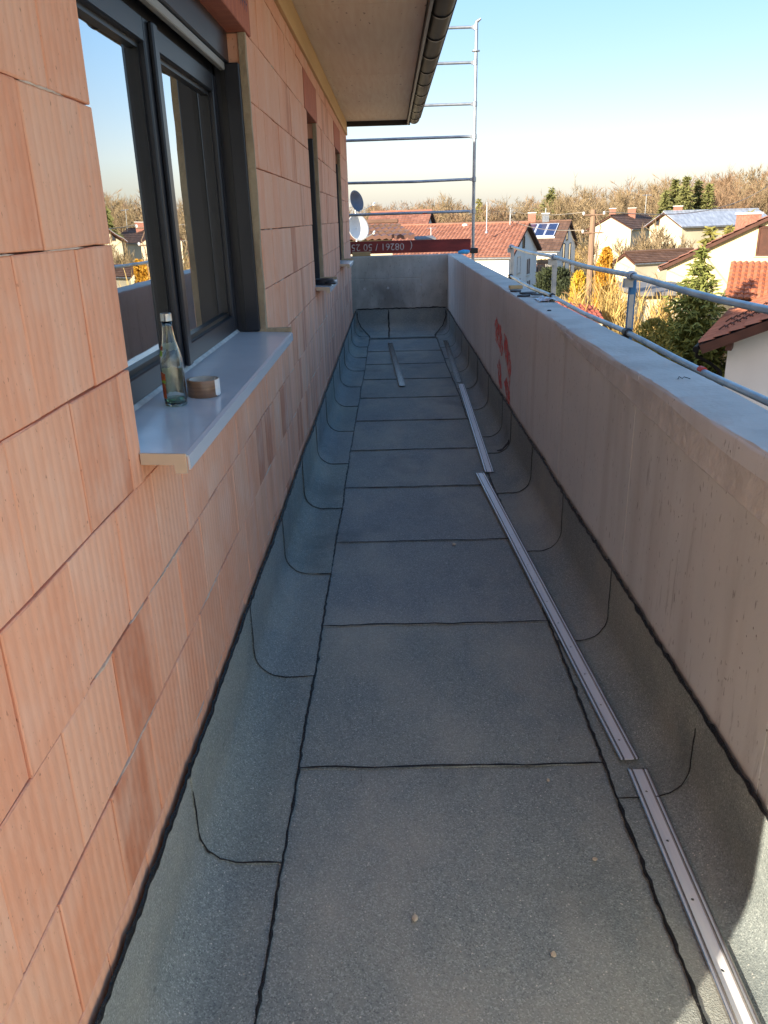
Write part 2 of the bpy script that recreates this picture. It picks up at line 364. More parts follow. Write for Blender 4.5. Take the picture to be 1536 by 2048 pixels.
def sheet(prof_fn, y0, y1, name, lift0, lift1, seed):
    mb = MB(); ny = 9; np_ = None
    for j in range(ny+1):
        y = y0+(y1-y0)*j/ny; lf = lift0+(lift1-lift0)*j/ny; pr = prof_fn(y); np_ = len(pr)
        for i, (x, z, nx, nz) in enumerate(pr):
            d = .005*mn.noise(Vector((x*3+seed, y*2.2, z*3)))
            mb.v.append((x+nx*(lf+d), y, z+nz*(lf+d)))
    for j in range(ny):
        for i in range(np_-1): mb.f.append((j*np_+i, j*np_+i+1, (j+1)*np_+i+1, (j+1)*np_+i)); mb.mi.append(0)
    # sheet thickness at its near and far edges
    for j in (0, ny):
        n0 = len(mb.v)
        for i in range(np_):
            x, y, z = mb.v[j*np_+i]; _, _, nx, nz = prof_fn(y)[i]; mb.v.append((x-nx*.006, y, z-nz*.006))
        for i in range(np_-1): mb.f.append((j*np_+i, j*np_+i+1, n0+i+1, n0+i)); mb.mi.append(0)
    return mb.build(name, MEMB, floor, smooth=True)
def side_fn(side, seed):
    base = strip_profile(side)
    def fn(y):
        out = []
        for i, (x, z) in enumerate(base):
            a = Vector(base[max(0,i-1)]); b = Vector(base[min(len(base)-1,i+1)]); d = (b-a).normalized(); nx, nz = -d.y, d.x
            if nz < 0 or (abs(nz) < .02 and nx*side > 0): nx, nz = -nx, -nz
            if i == 0: x = x+wob(y, seed, .012)
            if i == len(base)-1: z = z+wob(y, seed+3, .012)
            out.append((x, z+(.004 if i < 4 else .004*max(0, nz)), nx, nz))
        return out
    return fn
fnL, fnR = side_fn(-1, 1.3), side_fn(1, 5.7)
def mid_fn(y): return [(SL-.05+(SR-SL+.1)*i/7, 0.0, 0, 1) for i in range(8)]
midY = [-.74,.20,1.135,2.07,3.01,3.94,4.86,5.74,6.66,7.58,8.52,9.46,10.42,11.50]
lefY = [-1.1,-.17,.75,1.67,2.60,3.53,4.46,5.38,6.29,7.21,8.11,9.02,9.93,10.80,11.78]
rigY = [-.90,.03,.97,1.90,2.83,3.75,4.67,5.56,6.02,6.95,7.88,8.8,9.7,10.6,11.78]
for ys, fn, sd_ in ((midY, mid_fn, 1), (lefY, fnL, 2), (rigY, fnR, 3)):
    for a, b in zip([-5]+ys, ys+[12.385]): sheet(fn, a, b+.05 if b < 12 else b, 'membrane_sheet', .0035, .0, sd_+a)
# end upstand in two sheets
def end_sheet(x0, x1):
    mb = MB(); r = .13; yw = YE-.009; pts = [(11.55, .013), (yw-r, .013)]+[(yw-r+r*math.sin(a), .013+r*(1-math.cos(a))) for a in [math.pi/2*i/8 for i in range(1,9)]]+[(yw, .24), (yw, MT+.02)]
    for i in range(7):
        x = x0+(x1-x0)*i/6
        for y, z in pts: mb.v.append((x, y+.002*mn.noise(Vector((x*4,z*4,1))), z+(wob(x*3, 9, .006) if z > MT else 0)))
    n = len(pts)
    for i in range(6):
        for j in range(n-1): mb.f.append((i*n+j, (i+1)*n+j, (i+1)*n+j+1, i*n+j+1)); mb.mi.append(0)
    mb.build('membrane_sheet', MEMB, floor, smooth=True)
end_sheet(-.553, -.045); end_sheet(-.05, .848)
# membrane carried round the house corner
MB().box(-1.1, -.545, 11.72, 12.385, -.01, .02).build('membrane_sheet', MEMB, floor)

def bead(path, wmin, wmax, seed, h=.005, nrm=None, step=.035, drop=0.0):
    """bitumen squeezed out along a seam: a raised irregular ribbon"""
    P = [Vector(p) for p in path]; pts = []
    for a, b in zip(P[:-1], P[1:]):
        k = max(1, int((b-a).length/step))
        for i in range(k): pts.append(a.lerp(b, i/k))
    pts.append(P[-1]); mb = MB(); R_ = random.Random(seed); live = True; rows = []
    for i, p in enumerate(pts):
        d = (pts[min(i+1,len(pts)-1)]-pts[max(i-1,0)]).normalized()
        n = nrm(p) if callable(nrm) else Vector(nrm or (0,0,1)); s_ = d.cross(n).normalized()
        t = mn.noise(Vector((i*.31, seed, 0)))*.5+.5; ww = wmin+(wmax-wmin)*max(0,min(1,t+R_.uniform(-.25,.25)))
        if drop and mn.noise(Vector((i*.17, seed+20, 0))) < -1+drop*2: ww = .0008
        if i in (0, len(pts)-1): ww *= .3
        c = p+s_*R_.uniform(-.25,.25)*ww
        rows.append((c-s_*ww*R_.uniform(.4,.6)+n*.0006, c-s_*ww*.22+n*h*R_.uniform(.6,1.1), c+s_*ww*.22+n*h*R_.uniform(.6,1.1), c+s_*ww*R_.uniform(.4,.6)+n*.0006))
    for r in rows: mb.v += [tuple(q) for q in r]
    for i in range(len(rows)-1):
        for k in range(3): mb.f.append((i*4+k, i*4+k+1, (i+1)*4+k+1, (i+1)*4+k)); mb.mi.append(0)
    return mb.build('bitumen_seam', BITU, floor, smooth='all')
def surf(fn, y, off=.004):
    return [Vector((x+nx*off, y, z+nz*off)) for x, z, nx, nz in fn(y)], [Vector((nx,0,nz)) for x, z, nx, nz in fn(y)]
for i, y in enumerate(midY[1:-1]):
    bead([(SL+.0+(SR-SL)*k/12, y+.012*mn.noise(Vector((k*.5,y,3))), .0065) for k in range(13)], .004, .011 if y < 4 else .02, 40+i, .003, step=.03)
for side, ys, fn in ((-1, lefY, fnL), (1, rigY, fnR)):
    for i, y in enumerate(ys[1:]):
        pts, ns = surf(fn, y); tree = list(zip(pts, ns))
        top = len(pts) if y > 2.2 else len(pts)-1
        bead([p+Vector((0, .006*mn.noise(Vector((k*.7,y,1))), 0)) for k, p in enumerate(pts[:top])], .003, .008 if y < 4 else .016, 70+i+(side+1)*20, .003, nrm=lambda p: min(tree, key=lambda q: (q[0]-p).length)[1], step=.02, drop=.18 if y < 3.5 else 0)
for fn, sx, sd_, wmx in ((fnL, -1, 5, .013), (fnR, 1, 6, .016)):
    ln = [];
    for k in range(0, 180):
        y = .0+11.55*k/179; x, z, _, _ = fn(y)[0]; ln.append((x, y, .010))
    bead(ln, .003, wmx, sd_, .005, step=.018)
    top = []
    for k in range(0, 200):
        y = .05+12.28*k/199; x, z, nx, nz = fn(y)[-1]; top.append((x+(.004 if sx < 0 else -.004), y, z+.002))
    bead(top, .006, .024, sd_+9, .005, nrm=(-sx, 0, .25), step=.02)
bead([(-.54+1.38*k/40, YE-.014, MT+.02+wob(-.54+1.38*k/40*3, 9, .006)) for k in range(41)], .010, .022, 61, .004, nrm=(0,-1,.2))
bead([(-.33+.97*k/30, 11.56, .019) for k in range(31)], .012, .026, 62, .004)
bead([(-.047, YE-.016, MT), (-.047, YE-.016, .2), (-.047, YE-.05, .045), (-.047, YE-.12, .02), (-.047, 11.6, .018)], .014, .024, 63, .004, nrm=(0,-.7,.7))
for sx in (-1, 1):
    xx = -.53 if sx < 0 else .83
    bead([(xx, YE-.02, .31), (xx, YE-.02, .2), (xx-sx*.05, YE-.05, .08), (xx-sx*.13, 12.15, .026), (xx-sx*.2, 11.75, .022), (xx-sx*.2, 11.58, .02)], .010, .018, 65+sx, .004, nrm=(0,-.6,.7))
# the torch-melted blob and the smear beside it
b_ = MB(); c0 = at(1003, 903, 5.75); c0 = Vector((.79, 5.62, .045))
pts, ns = surf(fnR, 5.6, .006)
bead([pts[4], pts[5], pts[6], pts[7], pts[8], pts[9], pts[10]], .03, .085, 77, .006, nrm=(-.6,0,.7), step=.015)
# grit and chips on the sheets
def grit():
    mb = MB(); R_ = random.Random(3)
    for k in range(900):
        y = .9+R_.random()**1.6*9; x = R_.uniform(SL-.12, .7)
        if R_.random() < .35: x = R_.choice((SL, SR))+R_.gauss(0, .03)
        s = R_.choice((.0008,.001,.0012,.0015,.002)); z = .009
        a = R_.uniform(0, 6.3); h = s*R_.uniform(.4,.9)
        v = [(x+s*R_.uniform(.6,1.3)*math.cos(a+q*1.57), y+s*R_.uniform(.6,1.3)*math.sin(a+q*1.57), z) for q in range(4)]+[(x, y, z+h)]
        mb.add(v, [(0,1,4),(1,2,4),(2,3,4),(3,0,4)])
    mb.build('grit', mat('pale_grit', S(200,190,170), S(160,150,140), rough=.9, scale=50), floor)['kind'] = 'stuff'
grit()
CHIP = mat('mortar_chip', S(206,196,172), S(186,172,150), rough=.9, scale=60)
for k, (u, v, s) in enumerate([(830,1835,.011),(1108,1908,.009),(1190,1718,.008),(650,998,.007),(908,1088,.014),(1097,1560,.008)]):
    d = at(u, v, 1.0)-CAM; p = CAM+d*((.009-CAM.z)/d.z); R_ = random.Random(k+50); mb = MB(); n = 7
    ring = [(p.x+s*R_.uniform(.5,1)*math.cos(q*6.283/n), p.y+s*R_.uniform(.5,1)*1.3*math.sin(q*6.283/n)) for q in range(n)]
    vs = [(a, b, p.z) for a, b in ring]+[(p.x+(a-p.x)*.6, p.y+(b-p.y)*.6, p.z+s*R_.uniform(.25,.4)) for a, b in ring]
    mb.add(vs, [(i,(i+1)%n,n+(i+1)%n,n+i) for i in range(n)]+[tuple(range(n,2*n))])
    lab = ['pale mortar chip on the membrane, nearest the bottom middle','small pale chip near the right long seam at the bottom','tiny pale chip beside the nearest metal strip','pale crumb beside the left long seam, half way along','flat pale flake on a cross seam in mid balcony','pale crumb just past the nearest cross seam'][k]
    tag(mb.build('mortar_chip', CHIP), lab, 'chip', 'loose mortar chips on the membrane')

# ------------------------------------------------------------------ the brick house
YC0, YC1 = .06, 11.72
house = empty('brick_house', (-4, 6, gz(-4,6)), 'unplastered house of orange clay blocks with dark windows and a brown gutter', 'house')
OPEN = [(1.67, 3.64, 1.113, 2.363), (6.08, 6.90, 1.113, 2.363), (9.16, 10.06, 1.113, 2.363)]
# core walls behind the blocks, built round the openings
mb = MB()
x0, x1 = -.92, WX-.014
cur = YC0
for (a, b, z0, z1) in OPEN:
    mb.box(x0, x1, cur, a-.003, -.2, 2.86); mb.box(x0, x1, a-.003, b+.003, -.2, z0-.004); mb.box(x0, x1, a-.003, b+.003, z1+.01, 2.86); cur = b+.003
mb.box(x0, x1, cur, YC1, -.2, 2.86)
mb.build('core_wall', MORTD, house)
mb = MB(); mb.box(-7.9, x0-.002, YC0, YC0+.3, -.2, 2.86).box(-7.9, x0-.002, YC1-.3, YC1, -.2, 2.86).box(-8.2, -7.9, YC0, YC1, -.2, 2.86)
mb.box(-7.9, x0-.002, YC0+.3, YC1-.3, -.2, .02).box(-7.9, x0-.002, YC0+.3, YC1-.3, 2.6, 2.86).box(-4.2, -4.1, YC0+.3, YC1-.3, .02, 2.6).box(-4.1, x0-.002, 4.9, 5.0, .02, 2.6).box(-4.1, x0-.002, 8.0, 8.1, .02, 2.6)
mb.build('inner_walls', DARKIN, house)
mb = MB(); mb.box(-8.2, .85, YC0-6, YC1+.9, gz(0,5)-.3, -.31); mb.build('lower_storey', RENDERW, house)
# blocks
BW = .2485; BH = .2465
cache = {}; R_ = random.Random(11)
def brick_mesh(wd, ht, var):
    key = (round(wd, 3), round(ht, 3), var)
    if key in cache: return cache[key]
    r = random.Random(hash(key)); a, b = wd/2, ht/2; c = .0022
    ring = [(-a,-b),(0,-b),(a,-b),(a,0),(a,b),(0,b),(-a,b),(-a,0)]
    j = lambda s: r.uniform(-s, s)
    outer = [(-c, y+j(.0006), z+j(.0012)) for y, z in ring]
    inner = [(0+j(.0004), y-math.copysign(c*r.uniform(.5,1.6), y) if abs(y) > 1e-6 else y+j(.02), z-math.copysign(c*r.uniform(.5,1.6), z) if abs(z) > 1e-6 else z+j(.02)) for y, z in ring]
    back = [(-.10, y, z) for y, z in ring]
    m_ = MB(); m_.add(inner+outer+back, [tuple(range(8))]+[(8+i, 8+(i+1)%8, (i+1)%8, i) for i in range(8)]+[(16+i, 16+(i+1)%8, 8+(i+1)%8, 8+i) for i in range(8)])
    cache[key] = m_; return m_
meshes = {}
bricks = []
rows = [.113+.25*k for k in range(10)]+[2.613]
for k, z0 in enumerate(rows):
    z1 = z0+.25 if k < 10 else 2.70
    off = 1.345 if k % 2 == 0 else 1.225       # joint phase measured in the photograph
    spans = []; cur = YC0
    for (a, b, wz0, wz1) in OPEN:
        if z0 > wz0-.01 and z1 < wz1+.01: spans.append((cur, a)); cur = b
    spans.append((cur, YC1))
    if abs(z0-2.363) < .01:                     # lintel course
        spans = []; cur = YC0
        for (a, b, _, _) in OPEN: spans.append((cur, a-.11)); cur = b+.11 if a < 5 else b+.06
        spans.append((cur, YC1))
    for (a, b) in spans:
        js = [a]; q = off+.25*math.ceil((a-off)/.25+.001)
        while q < b-.001:
            if q-js[-1] > .03 and b-q > .03: js.append(q)
            q += .25
        js.append(b)
        for y0, y1 in zip(js[:-1], js[1:]): bricks.append((y0, y1, z0, z1))
def showsize(b):
    y = (b[0]+b[1])/2
    return (b[1]-b[0])*(b[3]-b[2])/max(.3, y)**3*(0 if y < .35 else 1)
bricks.sort(key=showsize, reverse=True)
far = MB()
for i, (y0, y1, z0, z1) in enumerate(bricks):
    wd, ht = y1-y0-R_.choice((.0015,.002,.003,.004)), z1-z0-R_.choice((.003,.004,.005)); var = i % 4
    bm = brick_mesh(wd, ht, var); c = Vector((WX+R_.uniform(-.003,.001), (y0+y1)/2+R_.uniform(-.0007,.0007), (z0+z1)/2+.0008))
    if i < 298:
        key = (round(wd,3), round(ht,3), var)
        if key not in meshes: meshes[key] = bm.mesh('brick', BRICK)
        o = bpy.data.objects.new('brick', meshes[key]); col.objects.link(o); o.parent = house; o.location = c-WL[house.name]
        o.rotation_euler = (R_.gauss(0,.002), R_.gauss(0,.004), R_.gauss(0,.005))
    else: far.add([Vector(v)+c for v in bm.v], bm.f)
far.build('brick_courses', BRICK, house)['kind'] = 'stuff'
# lintels
for i, (a, b, z0, z1) in enumerate(OPEN):
    mb = MB(); y0, y1 = (a-.105, b+.105) if i == 0 else (a-.105, b+.055)
    mb.bbox(-.66, WX+.003, y0, y1, 2.366, 2.610, .003)
    mb.build('lintel', LINT, house)
# printed stamp on the lintel of the large window
mb = MB(); R2 = random.Random(2)
for k in range(14):
    y = 3.08+.045*k+R2.uniform(-.006,.006); z = 2.44+.07*(k % 2)*0; h = R2.choice((.035,.05,.05)); x = WX+.0042
    mb.quad((x,y,z),(x,y+.007,z),(x,y+.007,z+h),(x,y,z+h)); mb.quad((x+.0002,y,z+h*.5),(x+.0002,y+.024,z+h*.5),(x+.0002,y+.024,z+h*.5+.007),(x+.0002,y,z+h*.5+.007))
mb.build('ink_stamp', mat('blue_ink', S(70,74,110), S(96,92,116), rough=.8, scale=60), house)['kind'] = 'stuff'
# mortar bulging from some bed joints
for k, z0 in enumerate(rows[1:10]):
    mb = MB(); R2 = random.Random(k+90); y = .3; k_ = 0
    while y < 11.5:
        ln = R2.choice((.05,.1,.18,.3)) if (mn.noise(Vector((y*1.7, k*3.1, 2))) > (.12 if y < 2.0 else .24)) else 0
        hide = any(a-.02 < y+ln and y < b+.02 and z1_-.05 > z0 > z0_+.05 for a, b, z0_, z1_ in OPEN)
        if ln and not hide:
            n = max(3, int(ln/.012)); rows_ = []
            for i in range(n+1):
                yy = y+ln*i/n; e = min(1, 4*min(i, n-i)/n); t = (.0015+.0045*abs(mn.noise(Vector((yy*40, k, 1))))*2)*e+.0006; d = WX-.003+.004*e*R2.uniform(.4,1.1)
                rows_.append([(WX-.006, yy, z0-t*R2.uniform(.4,.8)), (d, yy, z0-t*.3), (d, yy, z0+t*.4), (WX-.006, yy, z0+t*R2.uniform(.5,1))])
            b0 = len(mb.v)
            for r in rows_: mb.v += r
            for i in range(n):
                for q in range(3): mb.f.append((b0+i*4+q, b0+(i+1)*4+q, b0+(i+1)*4+q+1, b0+i*4+q+1)); mb.mi.append(0)
        y += max(ln, .05)+R2.uniform(.02,.15)
    if mb.v: mb.build('mortar_bed', MORT, house)['kind'] = 'stuff'
# eave
for i, (a, b) in enumerate([(YC0, 4.3), (4.3, 8.4), (8.4, YC1)]):
    MB().bbox(-.70, WX+.018, a+.001, b-.001, 2.702, 2.858, .003).build('eave_beam', BEAM, house)
y = -2.0
for ln in (2.5, 2.5, 2.5, 2.5, 2.5, 1.1):
    y1 = min(y+ln, 11.62); MB().bbox(-.70, .255, y+.003, y1-.003, 2.860, 2.882, .003).build('soffit_panel', SOFF, house); y = y1
roof = MB().prism([(.262,-2.0,2.884),(.262,-2.0,3.04),(-4.1,-2.0,5.0),(-8.9,-2.0,2.9),(-8.9,-2.0,2.884)], (0,13.6,0)).build('roof', ROOFD, house)
MB().box(-.66, .30, 11.622, 11.655, 2.80, 3.06).build('verge_board', BLACKM, roof)
MB().box(.258, .278, -2.0, 11.62, 2.80, 3.03).build('fascia_board', BLACKM, roof)
gut = MB(); prof = []
GX, GZ, GR = .352, 2.885, .078
for i in range(15):
    a = math.pi*i/14; prof.append((GX-GR*math.cos(a), GZ-GR*math.sin(a)))
for i in range(14, -1, -1):
    a = math.pi*i/14; prof.append((GX-(GR-.003)*math.cos(a), GZ-(GR-.003)*math.sin(a)))
gut.prism([(x, -2.0, z) for x, z in prof], (0, 13.62, 0)); gut.tube([(GX+GR+.004,-2,GZ),(GX+GR+.004,11.62,GZ)], .009, 8)
gut.prism([(GX-GR*math.cos(math.pi*i/14), 11.615, GZ-GR*math.sin(math.pi*i/14)) for i in range(15)], (0,.004,0))
gutter = gut.build('gutter', GUTT, house, smooth=True)
y = 11.10
while y > -1.8:
    mb = MB(); po = [(GX-(GR+.0065)*math.cos(math.pi*i/14), GZ-(GR+.0065)*math.sin(math.pi*i/14)) for i in range(15)]+[(GX-(GR+.0005)*math.cos(math.pi*i/14), GZ-(GR+.0005)*math.sin(math.pi*i/14)) for i in range(14,-1,-1)]
    mb.prism([(x, y, z) for x, z in po], (0, .030, 0)); mb.box(GX-GR-.02, GX-GR+.002, y, y+.030, GZ-.01, GZ+.05)
    mb.build('gutter_bracket', BLACKM, gutter); y -= .68

# windows
def window(a, b, z0, z1, nsash):
    win = empty('window', (-.72, (a+b)/2, z0), parent=house)
    fz0, fz1 = z0+.012, z1-.11
    # fixed frame
    mb = MB(); fx0, fx1 = -.775, -.705; ft = .058
    mb.bbox(fx0, fx1, a+.004, a+ft, fz0, fz1, .003).bbox(fx0, fx1, b-ft, b-.004, fz0, fz1, .003).bbox(fx0, fx1, a+ft, b-ft, fz0, fz0+.085, .003).bbox(fx0, fx1, a+ft, b-ft, fz1-ft, fz1, .003)
    mb.build('frame', ANTH, win, smooth=True)
    # roller shutter casing, guides, render strip at the jamb
    mb = MB().bbox(-.80, -.640, a+.004, b-.004, fz1+.001, z1+.008, .004); cas = mb.build('shutter_casing', ANTH, win)
    MB().bbox(-.672, -.650, a+.03, b-.055, fz1-.030, fz1-.001, .003).build('shutter_bottom_bar', mat('shutter_bar', S(150,146,136), rough=.5), cas)
    for (y0, y1) in ((a+.003, a+.036), (b-.036, b-.003)):
        g = MB().bbox(-.700, -.596, y0, y1, fz0+.06, fz1-.0, .004).build('shutter_guide', ANTH, win)
        yy = y0 if y0 > (a+b)/2 else y1; s_ = -1 if y0 > (a+b)/2 else 1
        MB().box(-.675, -.655, min(yy, yy+s_*.004), max(yy, yy+s_*.004), fz0+.07, fz1-.02).build('brush_slot', BLACKM, g)
    mb = MB(); prev = None; n = 26
    for i in range(n+1):
        z = z0+.03+(z1-z0-.03)*i/n; e = .006*mn.noise(Vector((z*9, a, 0)))
        row = [(-.596, b-.010+e*.3, z), (WX-.004+e, b-.014+e, z), (WX-.002+e*.4, b+.002, z)]
        if prev: mb.add(prev+row, [(0,1,4,3),(1,2,5,4)])
        prev = row
    mb.build('jamb_render', BEIGE, win)
    # sashes
    inner0, inner1 = a+ft-.012, b-ft+.012; wd = (inner1-inner0)/nsash
    for k in range(nsash):
        s0, s1 = inner0+wd*k+(.002 if k else 0), inner0+wd*(k+1)-(0 if k == nsash-1 else .002)
        q0, q1 = fz0+.072, fz1-ft+.012; st = .068; sx0, sx1 = -.765, -.693
        mb = MB(); mb.bbox(sx0, sx1, s0, s0+st, q0, q1, .004).bbox(sx0, sx1, s1-st, s1, q0, q1, .004).bbox(sx0, sx1, s0+st, s1-st, q0, q0+st, .004).bbox(sx0, sx1, s0+st, s1-st, q1-st, q1, .004)
        sash = mb.build('sash', ANTH, win, smooth=True)
        gb = .014; mb = MB(); g0, g1, h0, h1 = s0+st, s1-st, q0+st, q1-st      # glazing bead
        mb.box(-.735, -.712, g0, g0+gb, h0, h1).box(-.735, -.712, g1-gb, g1, h0, h1).box(-.735, -.712, g0+gb, g1-gb, h0, h0+gb).box(-.735, -.712, g0+gb, g1-gb, h1-gb, h1)
        mb.build('glazing_bead', BLACKM, sash)
        MB().box(-.730, -.726, g0+.002, g1-.002, h0+.002, h1-.002).build('glass_pane', GLASS, sash)
    if nsash == 2: MB().bbox(-.694, -.676, (a+b)/2-.026, (a+b)/2+.026, fz0+.076, fz1-.05, .005).build('meeting_cover', ANTH, win, smooth=True)
    return win
window(*OPEN[0], 2); window(*OPEN[1], 1); window(*OPEN[2], 1)
# sills
def sill(a, b, z0):
    zf, zb = z0+.062, z0+.072; xf, xb = -.462, -.704; y0, y1 = a-.012, b-.015
    mb = MB()
    mb.prism([(xb, y0, zb+.028), (xb+.004, y0, zb+.028), (xb+.004, y0, zb+.001), (xf, y0, zf), (xf, y0, zf-.003), (xb, y0, zb-.002)], (0, y1-y0, 0))
    s_ = mb.build('window_sill', ALUP, house, smooth=True)
    MB().prism([(xf+.0005, y0, zf+.0006), (xf+.010, y0, zf-.003), (xf+.011, y0, zf-.034), (xf+.007, y0, zf-.036), (xf+.006, y0, zf-.006), (xf+.0005, y0, zf-.003)], (0, y1-y0, 0)).build('drip_edge', ALUL, s_)
    # cream end cap at the near end, thinner profile at the far end
    mb = MB(); cap = [(WX+.004, zb-.004), (xf+.004, zf+.002), (xf+.004, zf-.042), (xf-.022, zf-.042), (xf-.024, zf-.022), (WX+.004, zf-.020)]
    mb.prism([(x, y0-.006, z) for x, z in cap], (0, .0055, 0)); mb.build('end_cap', CAPM, s_)
    mb = MB(); mb.bbox(xb, xf+.006, y1+.0005, y1+.016, zf-.03, zb+.012, .003); mb.build('end_cap', BEIGE, s_)
    MB().bbox(xb+.004, WX-.0025, y0+.016, y1-.002, z0-.0005, zf-.0045, .002).build('sill_bedding', BRICK, s_)
    mb = MB(); prev = None                                    # sealant line at the frame
    for i in range(61):
        y = y0+.02+(y1-y0-.03)*i/60; e = .0025*mn.noise(Vector((y*22, 1, 0)))
        row = [(xb+.0045, y, zb+.012+e), (xb+.011+e, y, zb+.006), (xb+.017+e, y, zb+.0012)]
        if prev: mb.add(prev+row, [(0,1,4,3),(1,2,5,4)])
        prev = row
    mb.build('sealant_line', SEAL, s_); return s_
SZ = 1.113+.066
for a, b, z0, z1 in OPEN: sill(a, b, z0)
# bent torn corner of the large sill's drip edge
# curtains behind the large window
def curtain(y0, y1, label):
    mb = MB(); n = 60
    for i in range(n+1):
        y = y0+(y1-y0)*i/n; x = -.98+.028*math.sin(i*.95)+.012*math.sin(i*2.3+1)
        mb.v += [(x, y, .35), (x-.01*math.sin(i*.9), y, 1.4), (x, y, 2.55)]
    for i in range(n):
        for q in range(2): mb.f.append((i*3+q, i*3+3+q, i*3+4+q, i*3+1+q)); mb.mi.append(0)
    tag(mb.build('curtain', CURT, smooth='all'), label, 'curtain', 'curtains behind the large window')
curtain(2.72, 3.72, 'pale sheer curtain gathered behind the right sash of the large window')
curtain(1.62, 2.66, 'pale sheer curtain gathered behind the left sash of the large window')

# ------------------------------------------------------------------ parapet and end wall
def parapet():
    mb = MB(); ys = []; y = -5.0; gro = [.45, 1.55, 2.75, 3.98, 5.0, 6.12, 7.3, 8.4, 9.5, 10.6, 11.6]; R2 = random.Random(5)
    while y < YE+.26: ys.append(y); y += .04
    gset = []
    for g in gro: gset += [(g-.004, 0), (g-.0022, .007), (g+.0022, .007), (g+.004, 0)]
    allp = sorted([(y, 0) for y in ys if all(abs(y-g) > .012 for g in gro)]+gset)
    zl = [-.35, .2, .4, .7, .95]
    for y, dep in allp:
        step = .003*(1 if (int((y+20)*.83) % 2) else 0)
        face = PX+dep+.002*mn.noise(Vector((y*.8,0,0)))
        chip = max(0, mn.noise(Vector((y*4, 2, 0)))-.25)*.018+max(0, mn.noise(Vector((y*15, 9, 0)))-.2)*.016+.003*R2.random()
        zt = PT+.004*mn.noise(Vector((y*2.5, 7, 0)))
        row = [(face, z) for z in zl]+[(face, PT-.009-chip), (face+.003+chip*.7, PT-.002-chip*.4), (face+.006+chip, zt)]
        row += [(PX+.08, zt+.003*mn.noise(Vector((y*4,3,1)))), (PX+.16, zt+.003*mn.noise(Vector((y*4,5,1)))), (1.058-chip*.5, zt-.001), (1.072, zt-.014-chip*.4), (1.072, .3), (1.072, -.35)]
        mb.v += [(x, y, z) for x, z in row]; nrow = len(row)
    for j in range(len(allp)-1):
        for i in range(nrow-1): mb.f.append((j*nrow+i, (j+1)*nrow+i, (j+1)*nrow+i+1, j*nrow+i+1)); mb.mi.append(1 if 6 <= i <= 10 else 0)
    mb.f.append(tuple(range(nrow))); mb.mi.append(0); L = (len(allp)-1)*nrow; mb.f.append(tuple(range(L+nrow-1, L-1, -1))); mb.mi.append(0)
    o = mb.build('concrete_parapet', [CONC, CTOP], origin=(.97, 4, -.35), smooth=True)
    return tag(o, 'long bare concrete parapet wall with red spray marks and a rough grey top', 'parapet')
par = parapet()
# thin lip of leaked concrete under the near top edge
mb = MB(); prev = None
for i in range(160):
    y = .2+4.0*i/159; h = .165*max(0, 1-(y-1.2)/3.0)**.8 if y > 1.2 else .165; zb = PT-.02-h+.007*mn.noise(Vector((y*3,1,9)))+.004*mn.noise(Vector((y*21,1,9)))
    row = [(PX+.001, y, zb-.004), (PX-.0055-.002*mn.noise(Vector((y*9,4,9))), y, zb+.004), (PX-.004, y, zb+.02), (PX+.0005, y, PT-.022)]
    if prev: mb.add(prev+row, [(0,4,5,1),(1,5,6,2),(2,6,7,3)])
    prev = row
mb.build('concrete_lip', mat('rough_concrete', S(216,213,207), S(196,193,187), rough=.95, scale=9, detail=8, bump=.8, bscale=30), par)
def spray_mat():
    M, n = newmat('red_spray_paint', .6, .4)
    n.b.inputs['Base Color'].default_value = S(236,88,76)
    k = n.noise(26, n.map((1,1,.5)), 5, .65); n.l(n.ramp(k, .36, .60, 0, .9), n.b.inputs['Alpha']); return M
SPRAY = spray_mat()
for k, pl in enumerate([[(6.72,.80),(6.60,.865),(6.40,.83),(6.32,.84),(6.20,.74),(6.13,.64),(6.22,.60),(6.40,.655),(6.58,.66)], [(6.12,.80),(5.98,.79),(5.80,.70),(5.70,.62),(5.76,.44),(5.86,.56),(6.00,.62),(6.10,.68)], [(6.45,.50),(6.33,.58),(6.24,.5),(6.15,.36),(6.28,.335),(6.38,.4)], [(6.05,.44),(5.9,.5),(5.74,.42),(5.70,.335),(5.9,.332)]]):
    c = (sum(p[0] for p in pl)/len(pl), sum(p[1] for p in pl)/len(pl)); vs = [(PX-.0032, *c)]; fine = []
    for i in range(len(pl)):
        a, b = pl[i], pl[(i+1) % len(pl)]
        for q in range(6): fine.append((a[0]+(b[0]-a[0])*q/6+rnd.uniform(-.012,.012), a[1]+(b[1]-a[1])*q/6+rnd.uniform(-.01,.01)))
    vs += [(PX-.0030, y, z) for y, z in fine]; n = len(fine)
    MB().add(vs, [(0, 1+(i+1) % n, 1+i) for i in range(n)]).build('paint_mark', SPRAY, par)
# end wall
mb = MB(); zs = [-.35, .3, .60, .775, .785, .795, 1.0, PT-.01, PT]; xs = [-1.3, -.56, .0, .44, .452, .464, .80, PX-.0025]
def exd(x, z): return (.004 if abs(x-.452) < .005 else 0)+(.004 if abs(z-.785) < .002 and x < .45 else 0)
for z in zs:
    for x in xs: mb.v.append((x, YE+exd(x, z)+.003*mn.noise(Vector((x*3, 0, z*3)))+(.008 if z == PT else 0), z+.003*mn.noise(Vector((x*5, 1, z)))))
nx = len(xs)
for j in range(len(zs)-1):
    for i in range(nx-1): mb.f.append((j*nx+i, j*nx+i+1, (j+1)*nx+i+1, (j+1)*nx+i)); mb.mi.append(0)
mb.box(-1.3, PX-.0025, YE+.02, YE+.22, -.35, PT-.002, 0)
tp = len(mb.v); 
endw = tag(mb.build('concrete_end_wall', CONC_END, origin=(-.2, YE, -.35)), 'low grey concrete wall closing the far end of the balcony', 'wall')
